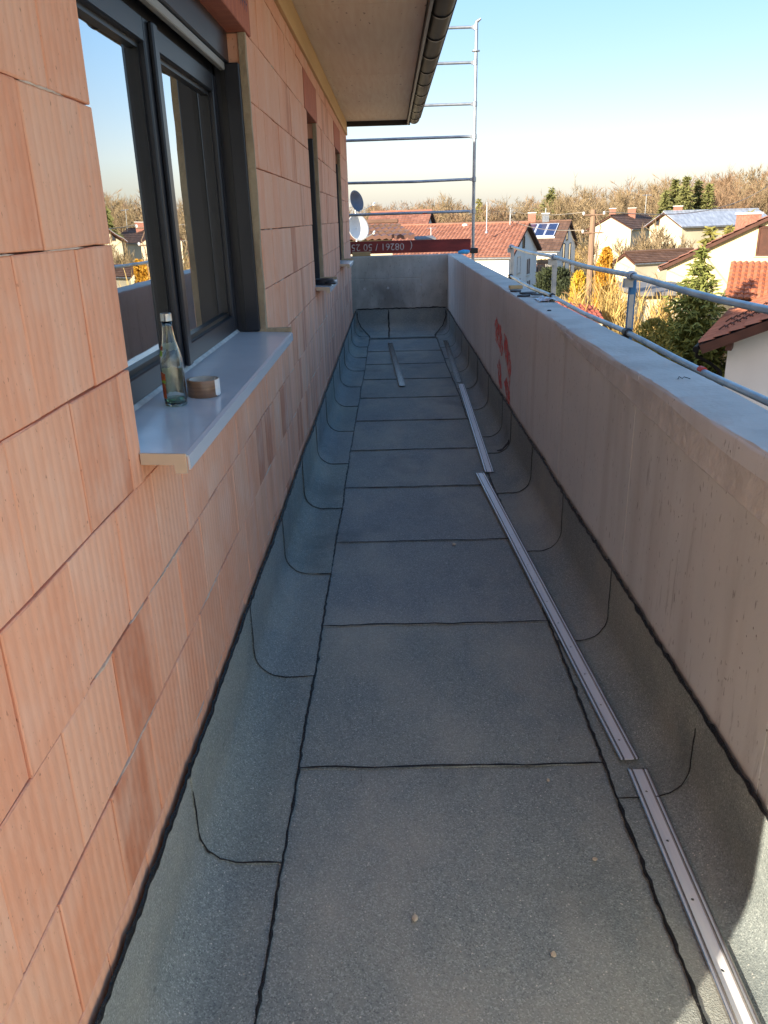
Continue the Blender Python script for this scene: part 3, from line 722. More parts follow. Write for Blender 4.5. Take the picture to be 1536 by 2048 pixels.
for (x, z) in ((-.406,.643),(-.048,.648),(.454,.679)):
    mb = MB(); mb.lathe([(.020,0),(.018,-.004),(.012,-.005),(.010,.002)], (x, YE-.001, z), 12, axis=(0,1,0)); mb.lathe([(.0095,-.004),(.0001,-.004)], (x, YE-.001, z), 12, axis=(0,1,0))
    mb.build('tie_hole_cone', SEAL, endw)

# ------------------------------------------------------------------ metal strips on the floor
def strip_mesh(L):
    """pressed aluminium clamping profile, 60 mm wide, with a row of punched holes; runs along +y from 0 to L"""
    mb = MB(); pr = [(-.031,.002),(-.0305,.011),(-.0285,.0115),(-.027,.006),(-.021,.006),(-.0195,.0115),(-.0165,.0115),(-.015,.006),(-.0115,.006)]
    rp = [(.0115,.006),(.015,.006),(.0165,.0115),(.0195,.0115),(.021,.006),(.027,.006),(.0285,.0115),(.0305,.011),(.031,.002)]
    for P_ in (pr, rp):
        n = len(P_); vs = [(x, 0, z) for x, z in P_]+[(x, L, z) for x, z in P_]; vs += [(x, y, z-.0016) for x, y, z in vs]
        q0 = len(mb.mi); mb.add(vs, [(i, i+1, n+i+1, n+i) for i in range(n-1)]+[(2*n+i+1, 2*n+i, 3*n+i, 3*n+i+1) for i in range(n-1)]+[(i+1, i, 2*n+i, 2*n+i+1) for i in range(n-1)]+[(n+i, n+i+1, 3*n+i+1, 3*n+i) for i in range(n-1)])
        for q in range(q0, len(mb.mi)):
            z = [mb.v[k][2] for k in mb.f[q]]; mb.mi[q] = 1 if (max(z)-min(z) > .003 or min(z) > .009) else 0  # rib faces take the darker copy, standing in for brown reflections
    # web with holes
    h0 = .10; sp = .20; hs = []; y = h0
    while y < L-.03: hs.append(y); y += sp
    hw = .0115; y = 0
    for h in hs:
        mb.add([(-hw,y,.006),(hw,y,.006),(hw,h-hw,.006),(-hw,h-hw,.006)], [(0,1,2,3)])
        r = .0042; n = 8; sq = [(hw,0),(hw,hw),(0,hw),(-hw,hw),(-hw,0),(-hw,-hw),(0,-hw),(hw,-hw)]
        vs = [(x, h+yy, .006) for x, yy in sq]+[(r*math.cos(i*math.pi/4), h+r*1.2*math.sin(i*math.pi/4), .006) for i in range(n)]+[(r*math.cos(i*math.pi/4), h+r*1.2*math.sin(i*math.pi/4), .0035) for i in range(n)]
        mb.add(vs, [(i, (i+1)%8, 8+(i+1)%8, 8+i) for i in range(8)]+[(8+i, 8+(i+1)%8, 16+(i+1)%8, 16+i) for i in range(8)]); y = h+hw
    mb.add([(-hw,y,.006),(hw,y,.006),(hw,L,.006),(-hw,L,.006)], [(0,1,2,3)])
    mb.add([(-hw,0,.0035),(hw,0,.0035),(hw,0,.006),(-hw,0,.006)], [(0,1,2,3)])
    return mb
ALU_REFL = mat('reflection_dark_aluminium', S(190,184,180), S(172,166,162), rough=.25, metal=.95, scale=3, stretch=(30,1,1))  # darker copy of the aluminium, with dark reflections put into its colour
SM = strip_mesh(3.0).mesh('metal_strip', [ALU, ALU_REFL])
SMD = strip_mesh(3.0).mesh('metal_strip', [ALU_REFL, ALU_REFL])  # far strips wear the darker copy all over, for what they reflect
SLAB = ['nearest aluminium strip lying on the membrane, running out of the bottom of the picture','long punched aluminium strip crossing the right seam in mid balcony','aluminium strip beside the black bitumen blob, beyond the first gap','farthest aluminium strip, coloured darker for its reflections, ending at the end wall along the right seam','single aluminium strip, coloured darker for its reflections, lying alone in the middle of the far floor']
for k, (p0, p1) in enumerate([((.735,2.024),(.690,-.97)), ((.722,2.066),(.572,5.045)), ((.637,5.085),(.702,8.15)), ((.690,8.19),(.745,11.3)), ((.093,8.09),(-.032,11.10))]):
    a, b = Vector((*p0,0)), Vector((*p1,0)); o = bpy.data.objects.new('metal_strip', SM if k < 3 else SMD); col.objects.link(o)
    o.location = (a.x, a.y, .0165 if k in (1,2) else .011); d = b-a; o.rotation_euler = (0, (0,-.0,0,0,0)[k], math.atan2(d.y, d.x)-math.pi/2)
    tag(o, SLAB[k], 'metal strip', 'aluminium strips lying on the balcony floor')

# ------------------------------------------------------------------ things on the sills
BOT = clear_glass('clear_bottle_glass', (.93,.97,.93,1)); BOTG = clear_glass('green_base_glass', (.55,.80,.62,1))
bx, by = -.600, 2.135; bz = SZ+.0028
bot = empty('glass_bottle', (bx, by, bz), 'empty clear glass bottle with silver cap and torn label on window sill', 'bottle')
out = [(.0001,.004),(.022,.0015),(.0285,0),(.0305,.003),(.031,.008),(.031,.105),(.0308,.118),(.0285,.135),(.0235,.155),(.0185,.175),(.0155,.195),(.0138,.212),(.0135,.226)]
inn = [(.0118,.226),(.0120,.212),(.0137,.195),(.0166,.175),(.0214,.155),(.0263,.135),(.0286,.118),(.0288,.105),(.0288,.012),(.026,.0085),(.0001,.010)]
MB().lathe(out+inn, (bx,by,bz), 28).build('glass_body', BOT, bot, smooth='all')
MB().lathe([(.0001,.0088),(.0255,.0074),(.0278,.0105),(.0278,.0135),(.0001,.0125)], (bx,by,bz), 28).build('thick_green_base', BOTG, bot, smooth='all')
mb = MB().lathe([(.0001,.247),(.0135,.247),(.0148,.2455),(.0150,.230),(.0154,.2285),(.0154,.2265),(.0138,.2262)], (bx,by,bz), 24)
mb.build('screw_cap', mat('cap_metal', S(196,196,190), rough=.3, metal=.8), bot, smooth=True)
def wrap(a0, a1, z0, z1, r0, r1, m_, name, jag=.003):
    mb = MB(); n = 14
    for i in range(n+1):
        a = rad(a0+(a1-a0)*i/n); j0 = rnd.uniform(-jag, jag); j1 = rnd.uniform(-jag, jag)
        mb.v += [(bx+r0*math.cos(a), by+r0*math.sin(a), bz+z0+j0), (bx+r1*math.cos(a), by+r1*math.sin(a), bz+z1+j1)]
    for i in range(n): mb.f.append((i*2, i*2+2, i*2+3, i*2+1)); mb.mi.append(0)
    mb.build(name, m_, bot, smooth='all')
PAPER = mat('label_back_paper', S(206,206,190), S(190,186,170), rough=.9, scale=60); ORA = mat('label_orange', S(206,104,44), S(180,70,36), rough=.7, scale=70); GRN = mat('label_green', S(140,176,50), S(180,190,60), rough=.7, scale=90)
wrap(185, 245, .072, .092, .0314, .0314, ORA, 'label'); wrap(182, 243, .064, .0715, .0314, .0314, GRN, 'label'); wrap(185, 240, .024, .063, .0314, .0314, ORA, 'label')
wrap(40, 182, .022, .098, .0314, .0314, PAPER, 'label'); wrap(190, 232, .136, .150, .0287, .0252, GRN, 'label'); wrap(192, 232, .151, .162, .0249, .0222, ORA, 'label'); wrap(60, 185, .146, .166, .0262, .0213, PAPER, 'label')
# tape roll
tx, ty, tz = -.552, 2.262, SZ+.0005; TAPE = mat('brown_tape', S(140,108,84), S(122,92,72), rough=.28, scale=3, stretch=(1,1,60)); CARD = mat('tape_core_card', S(214,206,196), S(196,186,172), rough=.9, scale=30)
tape = empty('tape_roll', (tx,ty,tz), 'brown parcel tape roll with torn white end beside bottle on sill', 'tape roll')
MB().lathe([(.0385,.0003),(.0455,0),(.046,.001),(.046,.0475),(.0455,.0485),(.0385,.0482)], (tx,ty,tz), 40, close=True).build('tape_winding', TAPE, tape, smooth=True)
MB().lathe([(.0365,.001),(.0383,.0002),(.0383,.0486),(.0365,.0480)], (tx,ty,tz), 40, close=True).build('card_core', CARD, tape, smooth=True)
mb = MB(); n = 14
for i in range(n+1):
    a = rad(-30+60*i/n); rr = .0464+(.004*max(0,(i-9)/5)); lo = .001 if i > 3 else .001+.02*(3-i)/3*rnd.random(); 
    if i <= 3: lo = rnd.uniform(.0,.006)
    mb.v += [(tx+rr*math.cos(a), ty+rr*math.sin(a), tz+lo), (tx+rr*math.cos(a), ty+rr*math.sin(a), tz+.048)]
for i in range(n): mb.f.append((i*2, i*2+2, i*2+3, i*2+1)); mb.mi.append(0)
mb.build('torn_end', mat('white_tape_back', S(224,222,218), rough=.7), tape, smooth='all')
# coil of black tape on the second sill
kx, ky, kz = -.520, 6.30, SZ+.003; RUB = mat('black_rubber', S(26,28,34), S(38,40,48), rough=.5, scale=30)
blk = empty('black_tape_coil', (kx,ky,kz), 'coil of black rubber tape lying on the sill of the middle window', 'tape coil')
MB().lathe([(.050,0),(.078,0),(.080,.004),(.080,.036),(.077,.040),(.052,.040),(.049,.036)], (kx,ky,kz), 28, close=True).build('coil', RUB, blk, smooth=True)
MB().tube([(kx+.02,ky-.08,kz+.012),(kx+.06,ky-.085,kz+.012),(kx+.085,ky-.05,kz+.011),(kx+.09,ky,kz+.011)], .011, 8).build('loose_end', RUB, blk, smooth='all')

# ------------------------------------------------------------------ bits on the parapet
zt = PT+.003
tag(MB().bbox(.90, 1.00, 6.20, 6.26, zt, zt+.024, .002).build('wood_block', WOOD), 'small pale wood block lying across the parapet top', 'wood block')
tag(MB().bbox(-.575, -.30, YE+.03, YE+.09, PT+.001, PT+.062, .003).build('wood_batten', WOOD), 'short pale timber offcut on the far end wall below red board', 'timber')
SLATE = mat('dark_shim', S(74,72,72), S(54,52,54), rough=.8, scale=20)
for k, (x, y, sx, sy, r, z) in enumerate([(.915,5.98,.10,.09,.3,0),(.985,5.80,.12,.10,-.2,.0),(.92,5.62,.11,.07,.5,.0),(1.00,5.56,.09,.06,.1,.010)]):
    mb = MB(); n = 6; R2 = random.Random(k+7)
    pl = [(math.cos(q*6.283/n)*sx*.5*R2.uniform(.7,1.2), math.sin(q*6.283/n)*sy*.7*R2.uniform(.7,1.2)) for q in range(n)]
    mb.prism([(x+a*math.cos(r)-b*math.sin(r), y+a*math.sin(r)+b*math.cos(r), zt+z) for a, b in pl], (0,.004,.008))
    tag(mb.build('roofing_scrap', SLATE), ['dark scrap of roofing felt next to wood block on parapet','second dark felt scrap from the wood block on parapet','dark felt scrap on the balcony-side edge of parapet','small dark felt scrap lying on top of another on parapet'][k], 'scrap', 'dark scraps on the parapet')
mb = MB(); R2 = random.Random(4); n = 9
for i in range(n+1):
    for j in range(n+1): mb.v.append((.95+.13*i/n+R2.uniform(-.006,.006), 5.20+.22*j/n+R2.uniform(-.01,.01), zt+.002+R2.random()*.022*(1-abs(2*i/n-1)*.8)))
for i in range(n):
    for j in range(n): mb.f.append((i*(n+1)+j, (i+1)*(n+1)+j, (i+1)*(n+1)+j+1, i*(n+1)+j+1)); mb.mi.append(0)
tag(mb.build('crumpled_foil', mat('white_foil', S(206,208,212), S(170,172,178), rough=.4, scale=20)), 'crumpled whitish foil scrap on the parapet top', 'foil scrap')
mb = MB().tube([(.950,2.62,zt+.003),(.960,2.64,zt+.007),(.966,2.625,zt+.003),(.976,2.638,zt+.006),(.990,2.618,zt+.003)], .0014, 6)
tag(mb.build('wire_scrap', BLACKM, smooth='all'), 'short bent black wire on the near parapet top', 'wire')
tag(MB().lathe([(.0001,.005),(.009,.004),(.013,.0),(.012,-.002)], (.92,4.72,zt), 12).build('black_plug', RUB, smooth='all'), 'small round black plug on the parapet top', 'plug')
mb = MB().tube([(1.02,12.42,PT+.02),(1.10,12.46,PT+.025),(1.17,12.5,PT+.02),(1.2,12.62,PT+.03)], [.02,.032,.03,.012], 8)
tag(mb.build('blue_sleeve', mat('blue_plastic', S(50,150,206), S(70,170,220), rough=.4, scale=10), smooth='all'), 'light blue plastic sleeve at the far corner of parapet', 'sleeve')

# ------------------------------------------------------------------ scaffolding
scf = empty('scaffold', (1.6, 9, gz(1.6,9)), 'galvanised scaffold frame with tubes rising past the far balcony corner', 'scaffold')
px_, py_ = 1.275, 12.80
MB().tube([(px_+.0,py_,-6.1),(px_,py_,2.0),(px_+.01,py_,4.19)], .0242, 12).build('standard', GALV, scf, smooth=True)
MB().tube([(px_+.005,py_,4.19),(px_+.01,py_,4.20),(px_+.07,py_-.02,4.235)], [.026,.024,.014], 8).build('tube_clip', GALV, scf, smooth=True)
for k, z in enumerate((1.705, 2.155, 2.735, 3.165, 3.695, 4.135)):
    sag = -.012 if k in (1,) else 0
    pts = [(px_-.02,py_,z),(px_-.10,py_+.01,z+.004),(.4,py_+.012,z+.002+sag),(-.6,py_+.012,z-.004),(-3.2,py_+.012,z-.01)]
    MB().tube(pts, [.016,.0205,.0205,.0205,.0205], 10).build('rail', GALV, scf, smooth=True)
    mb = MB().lathe([(.026,-.035),(.033,-.03),(.033,.03),(.026,.035)], (px_+.002,py_,z), 10); mb.box(px_-.06,px_-.02,py_-.016,py_+.016,z-.022,z+.022)
    mb.build('coupler', GALV, scf, smooth=True)
MB().lathe([(.025,-.008),(.058,-.006),(.058,.006),(.025,.008)], (px_+.006,py_,3.84), 14).build('rosette', GALV, scf)
MB().bbox(px_-.05,px_+.075,py_-.05,py_+.04,1.10,1.18,.01).build('coupler', BLACKM, scf)
# guard rail along the outside of the parapet
GX2 = 1.85
for y in (3.2, 6.27, 9.30, 12.57):
    blue = y < 7
    mb = MB(); mb.bbox(GX2-.024, GX2+.024, y-.024, y+.024, .05 if blue else -2, 1.165, .004); mb.build('guard_post', BLUEP if blue else GALV, scf, smooth=True)
    if blue: MB().box(GX2-.0245, GX2+.012, y-.0255, y-.0245, .8, 1.05).build('galvanised_face', GALV, scf)
    MB().tube([(GX2,y,-6.1),(GX2,y,.72)], .0242, 10).build('standard', GALV, scf, smooth=True)
    for z in (1.19, .765):
        mb = MB().lathe([(.024,-.04),(.035,-.035),(.035,.035),(.024,.04)], (GX2-.02,y-.03,z), 10, axis=(0,1,0)); mb.box(GX2-.075,GX2-.01,y-.05,y+.0,z-.085,z-.02); mb.build('coupler', GALV if z > 1 else BLACKM, scf, smooth=True)
for z in (1.19, .765):
    MB().tube([(GX2-.02, y, z+(-.018*math.sin((y-3.2)/3.07*math.pi)**2)) for y in np.linspace(-3, 12.7, 26)], .0205, 12).build('guard_rail', GALV, scf, smooth=True)
for a, b in ((3.25,3.4),):
    pass
MB().tube([(GX2-.02,4.64,.7572),(GX2-.02,4.70,.7562)], .0212, 12).build('red_band', mat('red_tape_band', S(200,70,56), rough=.6), scf, smooth=True)
MB().tube([(.50,py_+.0125,1.7065),(.57,py_+.0125,1.7068)], .0212, 10).build('red_band', bpy.data.materials['red_tape_band'], scf, smooth=True)
for k in range(5): MB().bbox(1.14+.137*k, 1.14+.137*k+.13, -3, 12.4, .02, .055, .004).build('deck_plank', WOODD, scf)
# toe board with upside-down lettering
tb = MB().bbox(-1.6, 1.235, 12.735, 12.765, 1.135, 1.318, .003).build('toe_board', REDBOARD, origin=(0,12.75,1.135)); tag(tb, 'dark red scaffold toe board with upside-down white phone number', 'board')
cu = bpy.data.curves.new('number', 'FONT'); cu.body = '(  08261 / 50 25'; cu.size = .150; cu.extrude = .0006; cu.space_character = 1.02
to = bpy.data.objects.new('number_tmp', cu); col.objects.link(to); bpy.context.view_layer.update()
me = bpy.data.meshes.new_from_object(to.evaluated_get(bpy.context.evaluated_depsgraph_get())); bpy.data.objects.remove(to)
me.materials.clear(); me.materials.append(WHITEP); lt = bpy.data.objects.new('painted_number', me); col.objects.link(lt); lt.parent = tb
lt.rotation_euler = (rad(90), rad(180), 0); lt.location = Vector((.345, 12.7335, 1.278))-Vector((0,12.75,1.135)); lt.scale = (.95, .95, 1)

# ------------------------------------------------------------------ satellite dishes
SHADEGREY = mat('shade_grey_dish', S(96,102,116), S(84,90,104), rough=.5, scale=4); WHITED = mat('white_dish', S(222,222,218), S(210,210,206), rough=.4, scale=4)  # the grey has the upper dish's shaded front put into it
def dish(u, v, Y, rx, rz, yaw, m_, label):
    p = at(u, v, Y); root = empty('satellite_dish', p, label, 'satellite dish', 'satellite dishes')
    n = 26; rings = 6; mb = MB(); R = Matrix.Rotation(yaw, 3, 'Z')@Matrix.Rotation(rad(-14), 3, 'X')
    for i in range(rings+1):
        t = i/rings
        for k in range(n):
            a = 2*math.pi*k/n; mb.v.append(tuple(p+R@Vector((rx*t*math.cos(a), .14*(1-t*t), rz*t*math.sin(a)))))
    for i in range(rings):
        for k in range(n): mb.f.append((i*n+k, i*n+(k+1)%n, (i+1)*n+(k+1)%n, (i+1)*n+k)); mb.mi.append(0)
    d = mb.build('reflector', m_, root, smooth='all'); sm = d.modifiers.new('thickness', 'SOLIDIFY'); sm.thickness = .012
    q0 = p+R@Vector((0,.05,-rz*1.0)); q1 = p+R@Vector((.22,-.42,-rz*.72))
    MB().tube([q0, q1], .013, 6).build('feed_arm', GALV, root); MB().tube([q1+Vector((0,-.05,.0)), q1+Vector((.03,.08,.06))], [.032,.026], 8).build('receiver', WHITED, root)
    bq = p+R@Vector((0,.24,0)); MB().bbox(bq.x-.05,bq.x+.05,bq.y-.05,bq.y+.05,bq.z-.12,bq.z+.12,.01).build('bracket', GALV, root)
    return root
dish(713.5, 402, 25.5, .30, .315, rad(52), SHADEGREY, 'grey satellite dish with shade in its colour, the higher of two at the house corner')
dish(717, 455, 25.5, .38, .40, rad(36), WHITED, 'white satellite dish, the lower of two at the house corner')
pm_ = at(712, 440, 25.75); tag(MB().tube([(pm_.x,pm_.y,-3.4),(pm_.x,pm_.y,2.25)], .03, 8).build('dish_mast', GALV, smooth=True), 'thin steel mast holding both satellite dishes', 'mast')

# ------------------------------------------------------------------ neighbouring houses
def tilefield(P0, U, V, nu, nv, amp=.05, step=.045, wave=True):
    """roof slope of pan tiles: P0 eave corner, U along the eave, V up the slope; each course of tiles steps over the one below"""
    P0, U, V = Vector(P0), Vector(U), Vector(V); N = U.cross(V).normalized(); mb = MB()
    for j in range(nv):
        for i in range(nu):
            a, b = P0+U*(i/nu)+V*(j/nv), P0+U*((i+.96)/nu)+V*(j/nv); c, d = P0+U*((i+.96)/nu)+V*((j+1.06)/nv), P0+U*(i/nu)+V*((j+1.06)/nv)
            lo, hi = N*(step+.0), N*.004; m0 = a.lerp(b, .62); m1 = d.lerp(c, .62)
            e = N*amp if wave else N*0
            mb.add([a+lo, m0+lo+e, b+lo, c+hi, m1+hi+e, d+hi, a-N*.01, m0-N*.01, b-N*.01], [(0,1,4,5),(1,2,3,4),(6,7,1,0),(7,8,2,1)])
    return mb
def gable_house(name, label, F, B, Lridge, rise, base, wall, tile, tilemat, over=.35, side=-1, ft=.3, fb=.3):
    """F, B: eave-height corners of the visible gable; the ridge runs away from them at right angles"""
    F, B = Vector(F), Vector(B); B.z = F.z; g = B-F; W_ = g.length; gd = g.normalized(); rd = Vector((-gd.y, gd.x, 0))*(1 if side < 0 else -1)
    mid = (F+B)/2
    if isinstance(rise, tuple): rise = at(rise[0], rise[1], mid.y).z-F.z
    root = empty(name, (mid+rd*Lridge/2).to_2d().to_3d()+Vector((0,0,base)), label, 'house')
    up = Vector((0,0,1)); ap = mid+up*rise
    mb = MB(); mb.prism([F*1+up*(base-F.z), F, ap, B, B+up*(base-B.z)], rd*Lridge); mb.build('wall', wall, root)
    sl = math.hypot(rise, W_/2); k = over/ (W_/2)
    for s, E_ in ((-1, F), (1, B)):
        e = E_+(E_-mid)*k-up*rise*k-rd*over+up*.06; t = ap-rd*over+up*.06; Lr = Lridge+2*over
        d_ = (t-e); nrm = (d_.cross(rd)).normalized();  nrm = nrm if nrm.z > 0 else -nrm
        r_ = MB().prism([e-nrm*.03, t-nrm*.03, t-nrm*.17, e-nrm*.17], rd*Lr).build('roof', WOODD, root)
        if tile:
            nu, nv, wv = tile
            tf = (tilefield(e, rd*Lr, d_, nu, nv, wave=wv) if (rd.cross(d_)).z > 0 else tilefield(e+rd*Lr, -rd*Lr, d_, nu, nv, wave=wv)).build('tile_field', tilemat, r_); tf['kind'] = 'stuff'
        else:
            MB().prism([e-nrm*.028, t-nrm*.028, t+nrm*.02, e+nrm*.02], rd*Lr).build('roof_covering', tilemat, r_)
        MB().tube([e-nrm*.12+rd*.02, e-nrm*.12+rd*(Lr-.02)], .07, 6).build('gutter', GALV, r_)
    MB().tube([ap-rd*over+up*.11, ap+rd*(Lridge+over)+up*.11], .10, 8).build('ridge_tile_row', tilemat, root)
    return root, dict(F=F, B=B, gd=gd, rd=rd, mid=mid, ap=ap, up=up, W=W_, rise=rise, on=-rd, fn=-gd)
def opening(root, P, axis, nrm, w_, h, frame=RENDERW, pane=DARKW, name='window', cross=True):
    """window with frame and pane(s) on a facade: P centre, axis along the wall, nrm outward"""
    P, a, n = Vector(P), Vector(axis).normalized(), Vector(nrm).normalized(); up = Vector((0,0,1)); t = min(.09, w_*.12)
    mb = MB()
    for (c, sw, sh) in ((P-a*(w_/2-t/2), t, h), (P+a*(w_/2-t/2), t, h), (P+up*(h/2-t/2), w_-2*t, t), (P-up*(h/2-t/2), w_-2*t, t))+(((P, t*.8, h-2*t),) if cross else ()):
        q = [c-a*sw/2-up*sh/2, c+a*sw/2-up*sh/2, c+a*sw/2+up*sh/2, c-a*sw/2+up*sh/2]; mb.prism([p+n*.002 for p in q], n*.05)
    f = mb.build(name, frame, root); q = [P-a*w_/2*.95-up*h/2*.95, P+a*w_/2*.95-up*h/2*.95, P+a*w_/2*.95+up*h/2*.95, P-a*w_/2*.95+up*h/2*.95]
    MB().prism([p+n*.004 for p in q], n*.01).build('pane', pane, f)
    s0 = P-up*(h/2+.03); MB().prism([s0-a*(w_/2+.08), s0+a*(w_/2+.08), s0+a*(w_/2+.08)+n*.10, s0-a*(w_/2+.08)+n*.10], up*.03).build('sill', RENDERC, f)
def chimney(root, P, w_, d, h, m_, cap=RENDERW, name='chimney'):
    P = Vector(P); c = MB().bbox(P.x-w_/2,P.x+w_/2,P.y-d/2,P.y+d/2,P.z-1.0,P.z+h,.01).build(name, m_, root)
    MB().bbox(P.x-w_/2-.06,P.x+w_/2+.06,P.y-d/2-.06,P.y+d/2+.06,P.z+h,P.z+h+.10,.01).build('chimney_cap', cap, c); return c
BRK = mat('red_brick', S(150,96,80), S(178,124,104), rough=.9, scale=14, detail=2)

# red tiled house beyond the end wall
A, ia = gable_house('white_house', 'white house with a long red tiled roof beyond the far end of the balcony', at(1018,511,66), at(1074,500,79), 26, (1052,447.5), gz(6,70), RENDERW, (84, 24, True), TILE_R, .4)
a = ia; cg = a['mid']+a['on']*0
opening(A, at(1046,528,40.2)*1, a['gd'], a['on'], .9, 1.15) if False else None
def on_gable(i, s, z): return i['F'].lerp(i['B'], s)*1+Vector((0,0,z))
def on_front(i, s, z): return i['F']+i['rd']*s+Vector((0,0,z))
def gab(i, u, v):
    """point of the gable plane seen at a pixel"""
    d = at(u, v, 1.0)-CAM; n = i['rd']; return CAM+d*((i['F']-CAM).dot(n)/d.dot(n))
opening(A, gab(a,1056,533), a['gd'], a['on'], 1.9, 1.5); opening(A, gab(a,1037,530), a['gd'], a['on'], 1.5, 1.4, frame=GALV, pane=RENDERW, cross=False)
opening(A, gab(a,1047,484), a['gd'], a['on'], 1.0, 1.0, frame=WOODD, cross=False); opening(A, gab(a,1056,575), a['gd'], a['on'], 1.9, 1.4); opening(A, gab(a,1037,572), a['gd'], a['on'], 1.5, 1.4)
for s_ in (4.2, 9.2, 14.5): opening(A, on_front(a, s_, -2.3), a['rd'], a['fn'], 1.3, 1.3, frame=WOODD)
mp_ = at(973,466,69.5); MB().tube([mp_, mp_+Vector((0,0,2.4))], .05, 6).build('antenna_mast', GALV, A); MB().lathe([(.14,0),(.05,.2)], mp_, 8).build('mast_flashing', GALV, A)
mp_ = at(1020,449,72.5); MB().tube([mp_-Vector((0,0,.3)), mp_+Vector((0,0,1.3))], .055, 6).build('wire_mast', GALV, A)
d0 = on_front(a, .9, -2.3)+a['fn']*.3; mb = MB(); mb.lathe([(.55,0),(.45,.09),(.22,.17),(.001,.2)], d0, 18, axis=(-.5,-.6,.25)); mb.build('wall_dish', SHADEGREY, A, smooth='all')
A2 = A
mp2 = at(862, 488, 72.5); MB().tube([mp2+Vector((0,0,-.3)), mp2+Vector((0,0,1.35))], .04, 6).build('antenna_mast', GALV, A2); MB().tube([mp2+Vector((-.35,0,1.3)), mp2+Vector((.45,0,1.3))], .025, 5).build('antenna_arm', GALV, A2)
wv_ = at(930, 457, 74); mb = MB().lathe([(.28,-1.2),(.28,.25),(.22,.36),(.1,.40),(.001,.40)], wv_, 14); mb.build('white_vent', RENDERW, A2, smooth='all')
mb = MB().bbox(wv_.x+.5, wv_.x+1.1, wv_.y+1.2, wv_.y+1.7, wv_.z-.8, wv_.z+.22, .02); mb.build('white_chimney', RENDERW, A2)
# brown corrugated roof at the corner
P = [at(733,483,27), at(829,472,27), at(794,447,31), at(733,451,31)]; 
shed = empty('brown_roofed_shed', (P[0].x+.6, 29, gz(0,29)), 'low building with stepped brown metal roof behind the satellite dishes', 'shed')
x0s, x1s = -4.5, P[1].x; z0s, z1s = P[1].z, P[2].z
for k in range(4):
    t0, t1 = k/4, (k+1)/4; ya, yb = 27+4*t0, 27+4*t1; za, zb = z0s+(z1s-z0s)*t0, z0s+(z1s-z0s)*t1; xe0 = P[1].x+(P[2].x-P[1].x)*t0; xe1 = P[1].x+(P[2].x-P[1].x)*t1
    mb = MB(); n = 70; ra, rb = [], []
    for i in range(n+1):
        t = i/n; o_ = .03*math.sin(i*math.pi/1.5); ra.append((x0s+(xe0-x0s)*t, ya-.12, za+o_+.05)); rb.append((x0s+(xe1-x0s)*t, yb+.05, zb+o_-.01))
    mb.add(ra+rb, [(i,i+1,n+2+i,n+1+i) for i in range(n)])
    rl = [(x, y, z-.12) for x, y, z in ra]; mb.add(ra+rl, [(i+1,i,n+1+i,n+2+i) for i in range(n)])
    mb.build('roof_sheet', TILE_B if k % 2 else mat('russet_sheet', S(112,78,62), S(92,62,50), rough=.6, scale=2), shed)
MB().bbox(x0s, P[2].x+.05, 30.9, 31.15, z1s+.02, z1s+.16, .03).build('ridge_cap', TILE_B, shed)
MB().prism([(x0s,27.1,gz(0,27)),(x0s,27.1,z0s-.1),(x0s,31,z1s-.1),(x0s,31,gz(0,31))], (P[2].x-x0s-.2,0,0)).build('wall', RENDERC, shed)
b0 = at(850, 478, 30); MB().prism([b0+Vector((-.3,0,0)), b0+Vector((.4,0,.03)), b0+Vector((.3,.8,.10)), b0+Vector((-.4,.8,.08))], (0,0,-.06)).build('flat_roof_patch', mat('grey_felt', S(110,112,116), rough=.9), shed)
# house with solar panels
B_, ib = gable_house('grey_house', 'white gabled house with brown roof and three solar panels', at(1114,499,85), at(1151,487.5,99), 22, (1137,443), gz(14,90), RENDERW, (60, 18, False), TILE_B, .35)
opening(B_, gab(ib,1134,470), ib['gd'], ib['on'], 1.3, 1.1, frame=WOODD, cross=False)
for u, v in ((1127,505),(1139,503),(1127,541),(1139,539)): opening(B_, gab(ib,u,v), ib['gd'], ib['on'], 1.6, 1.9, frame=WOODD, cross=False)
for s_ in (2.0, 5.0): opening(B_, on_front(ib,s_,-2.2), ib['rd'], ib['fn'], 1.6, 1.6, frame=WOODD)
MB().prism([on_front(ib,.3,-.95)+ib['fn']*.05, on_front(ib,5.6,-.95)+ib['fn']*.05, on_front(ib,5.6,-.95)+ib['fn']*1.0, on_front(ib,.3,-.95)+ib['fn']*1.0], (0,0,.12)).build('balcony_slab', RENDERY, B_)
e0 = ib['F']; t0 = ib['ap']; sv = (t0-ib['F']); sn_ = sv.cross(ib['rd']).normalized(); sn_ = sn_ if sn_.z > 0 else -sn_
sol = empty('solar_panels', ib['F'].lerp(t0,.5), parent=B_)
PV = mat('solar_cell', S(36,38,66), S(54,56,96), rough=.2, scale=3, spec=.6)
for k in range(3):
    r0, r1 = .85+k*1.12, .85+k*1.12+1.06
    q = [t0*1-(t0-e0)*a_+ib['rd']*r for a_, r in ((.58,r0),(.58,r1),(.12,r1),(.12,r0))]
    f_ = MB().prism([p+sn_*.14 for p in q], sn_*.05).build('panel_frame', ALU, sol)
    q = [t0*1-(t0-e0)*a_+ib['rd']*r for a_, r in ((.565,r0+.06),(.565,r1-.06),(.135,r1-.06),(.135,r0+.06))]
    MB().prism([p+sn_*.192 for p in q], sn_*.006).build('panel', PV, f_)
q = [t0*1-(t0-e0)*a_+ib['rd']*r+sn_*.10 for a_, r in ((.64,.7),(.64,4.3),(.60,4.3),(.60,.7))]; MB().prism(q, sn_*.07).build('mounting_rail', RENDERW, sol)
chimney(B_, ib['ap']+ib['rd']*4.0+Vector((0,0,.1)), .75, .6, .85, BRK); chimney(B_, ib['ap']+ib['rd']*2.5+Vector((0,0,.1)), .7, .6, .75, GALV)
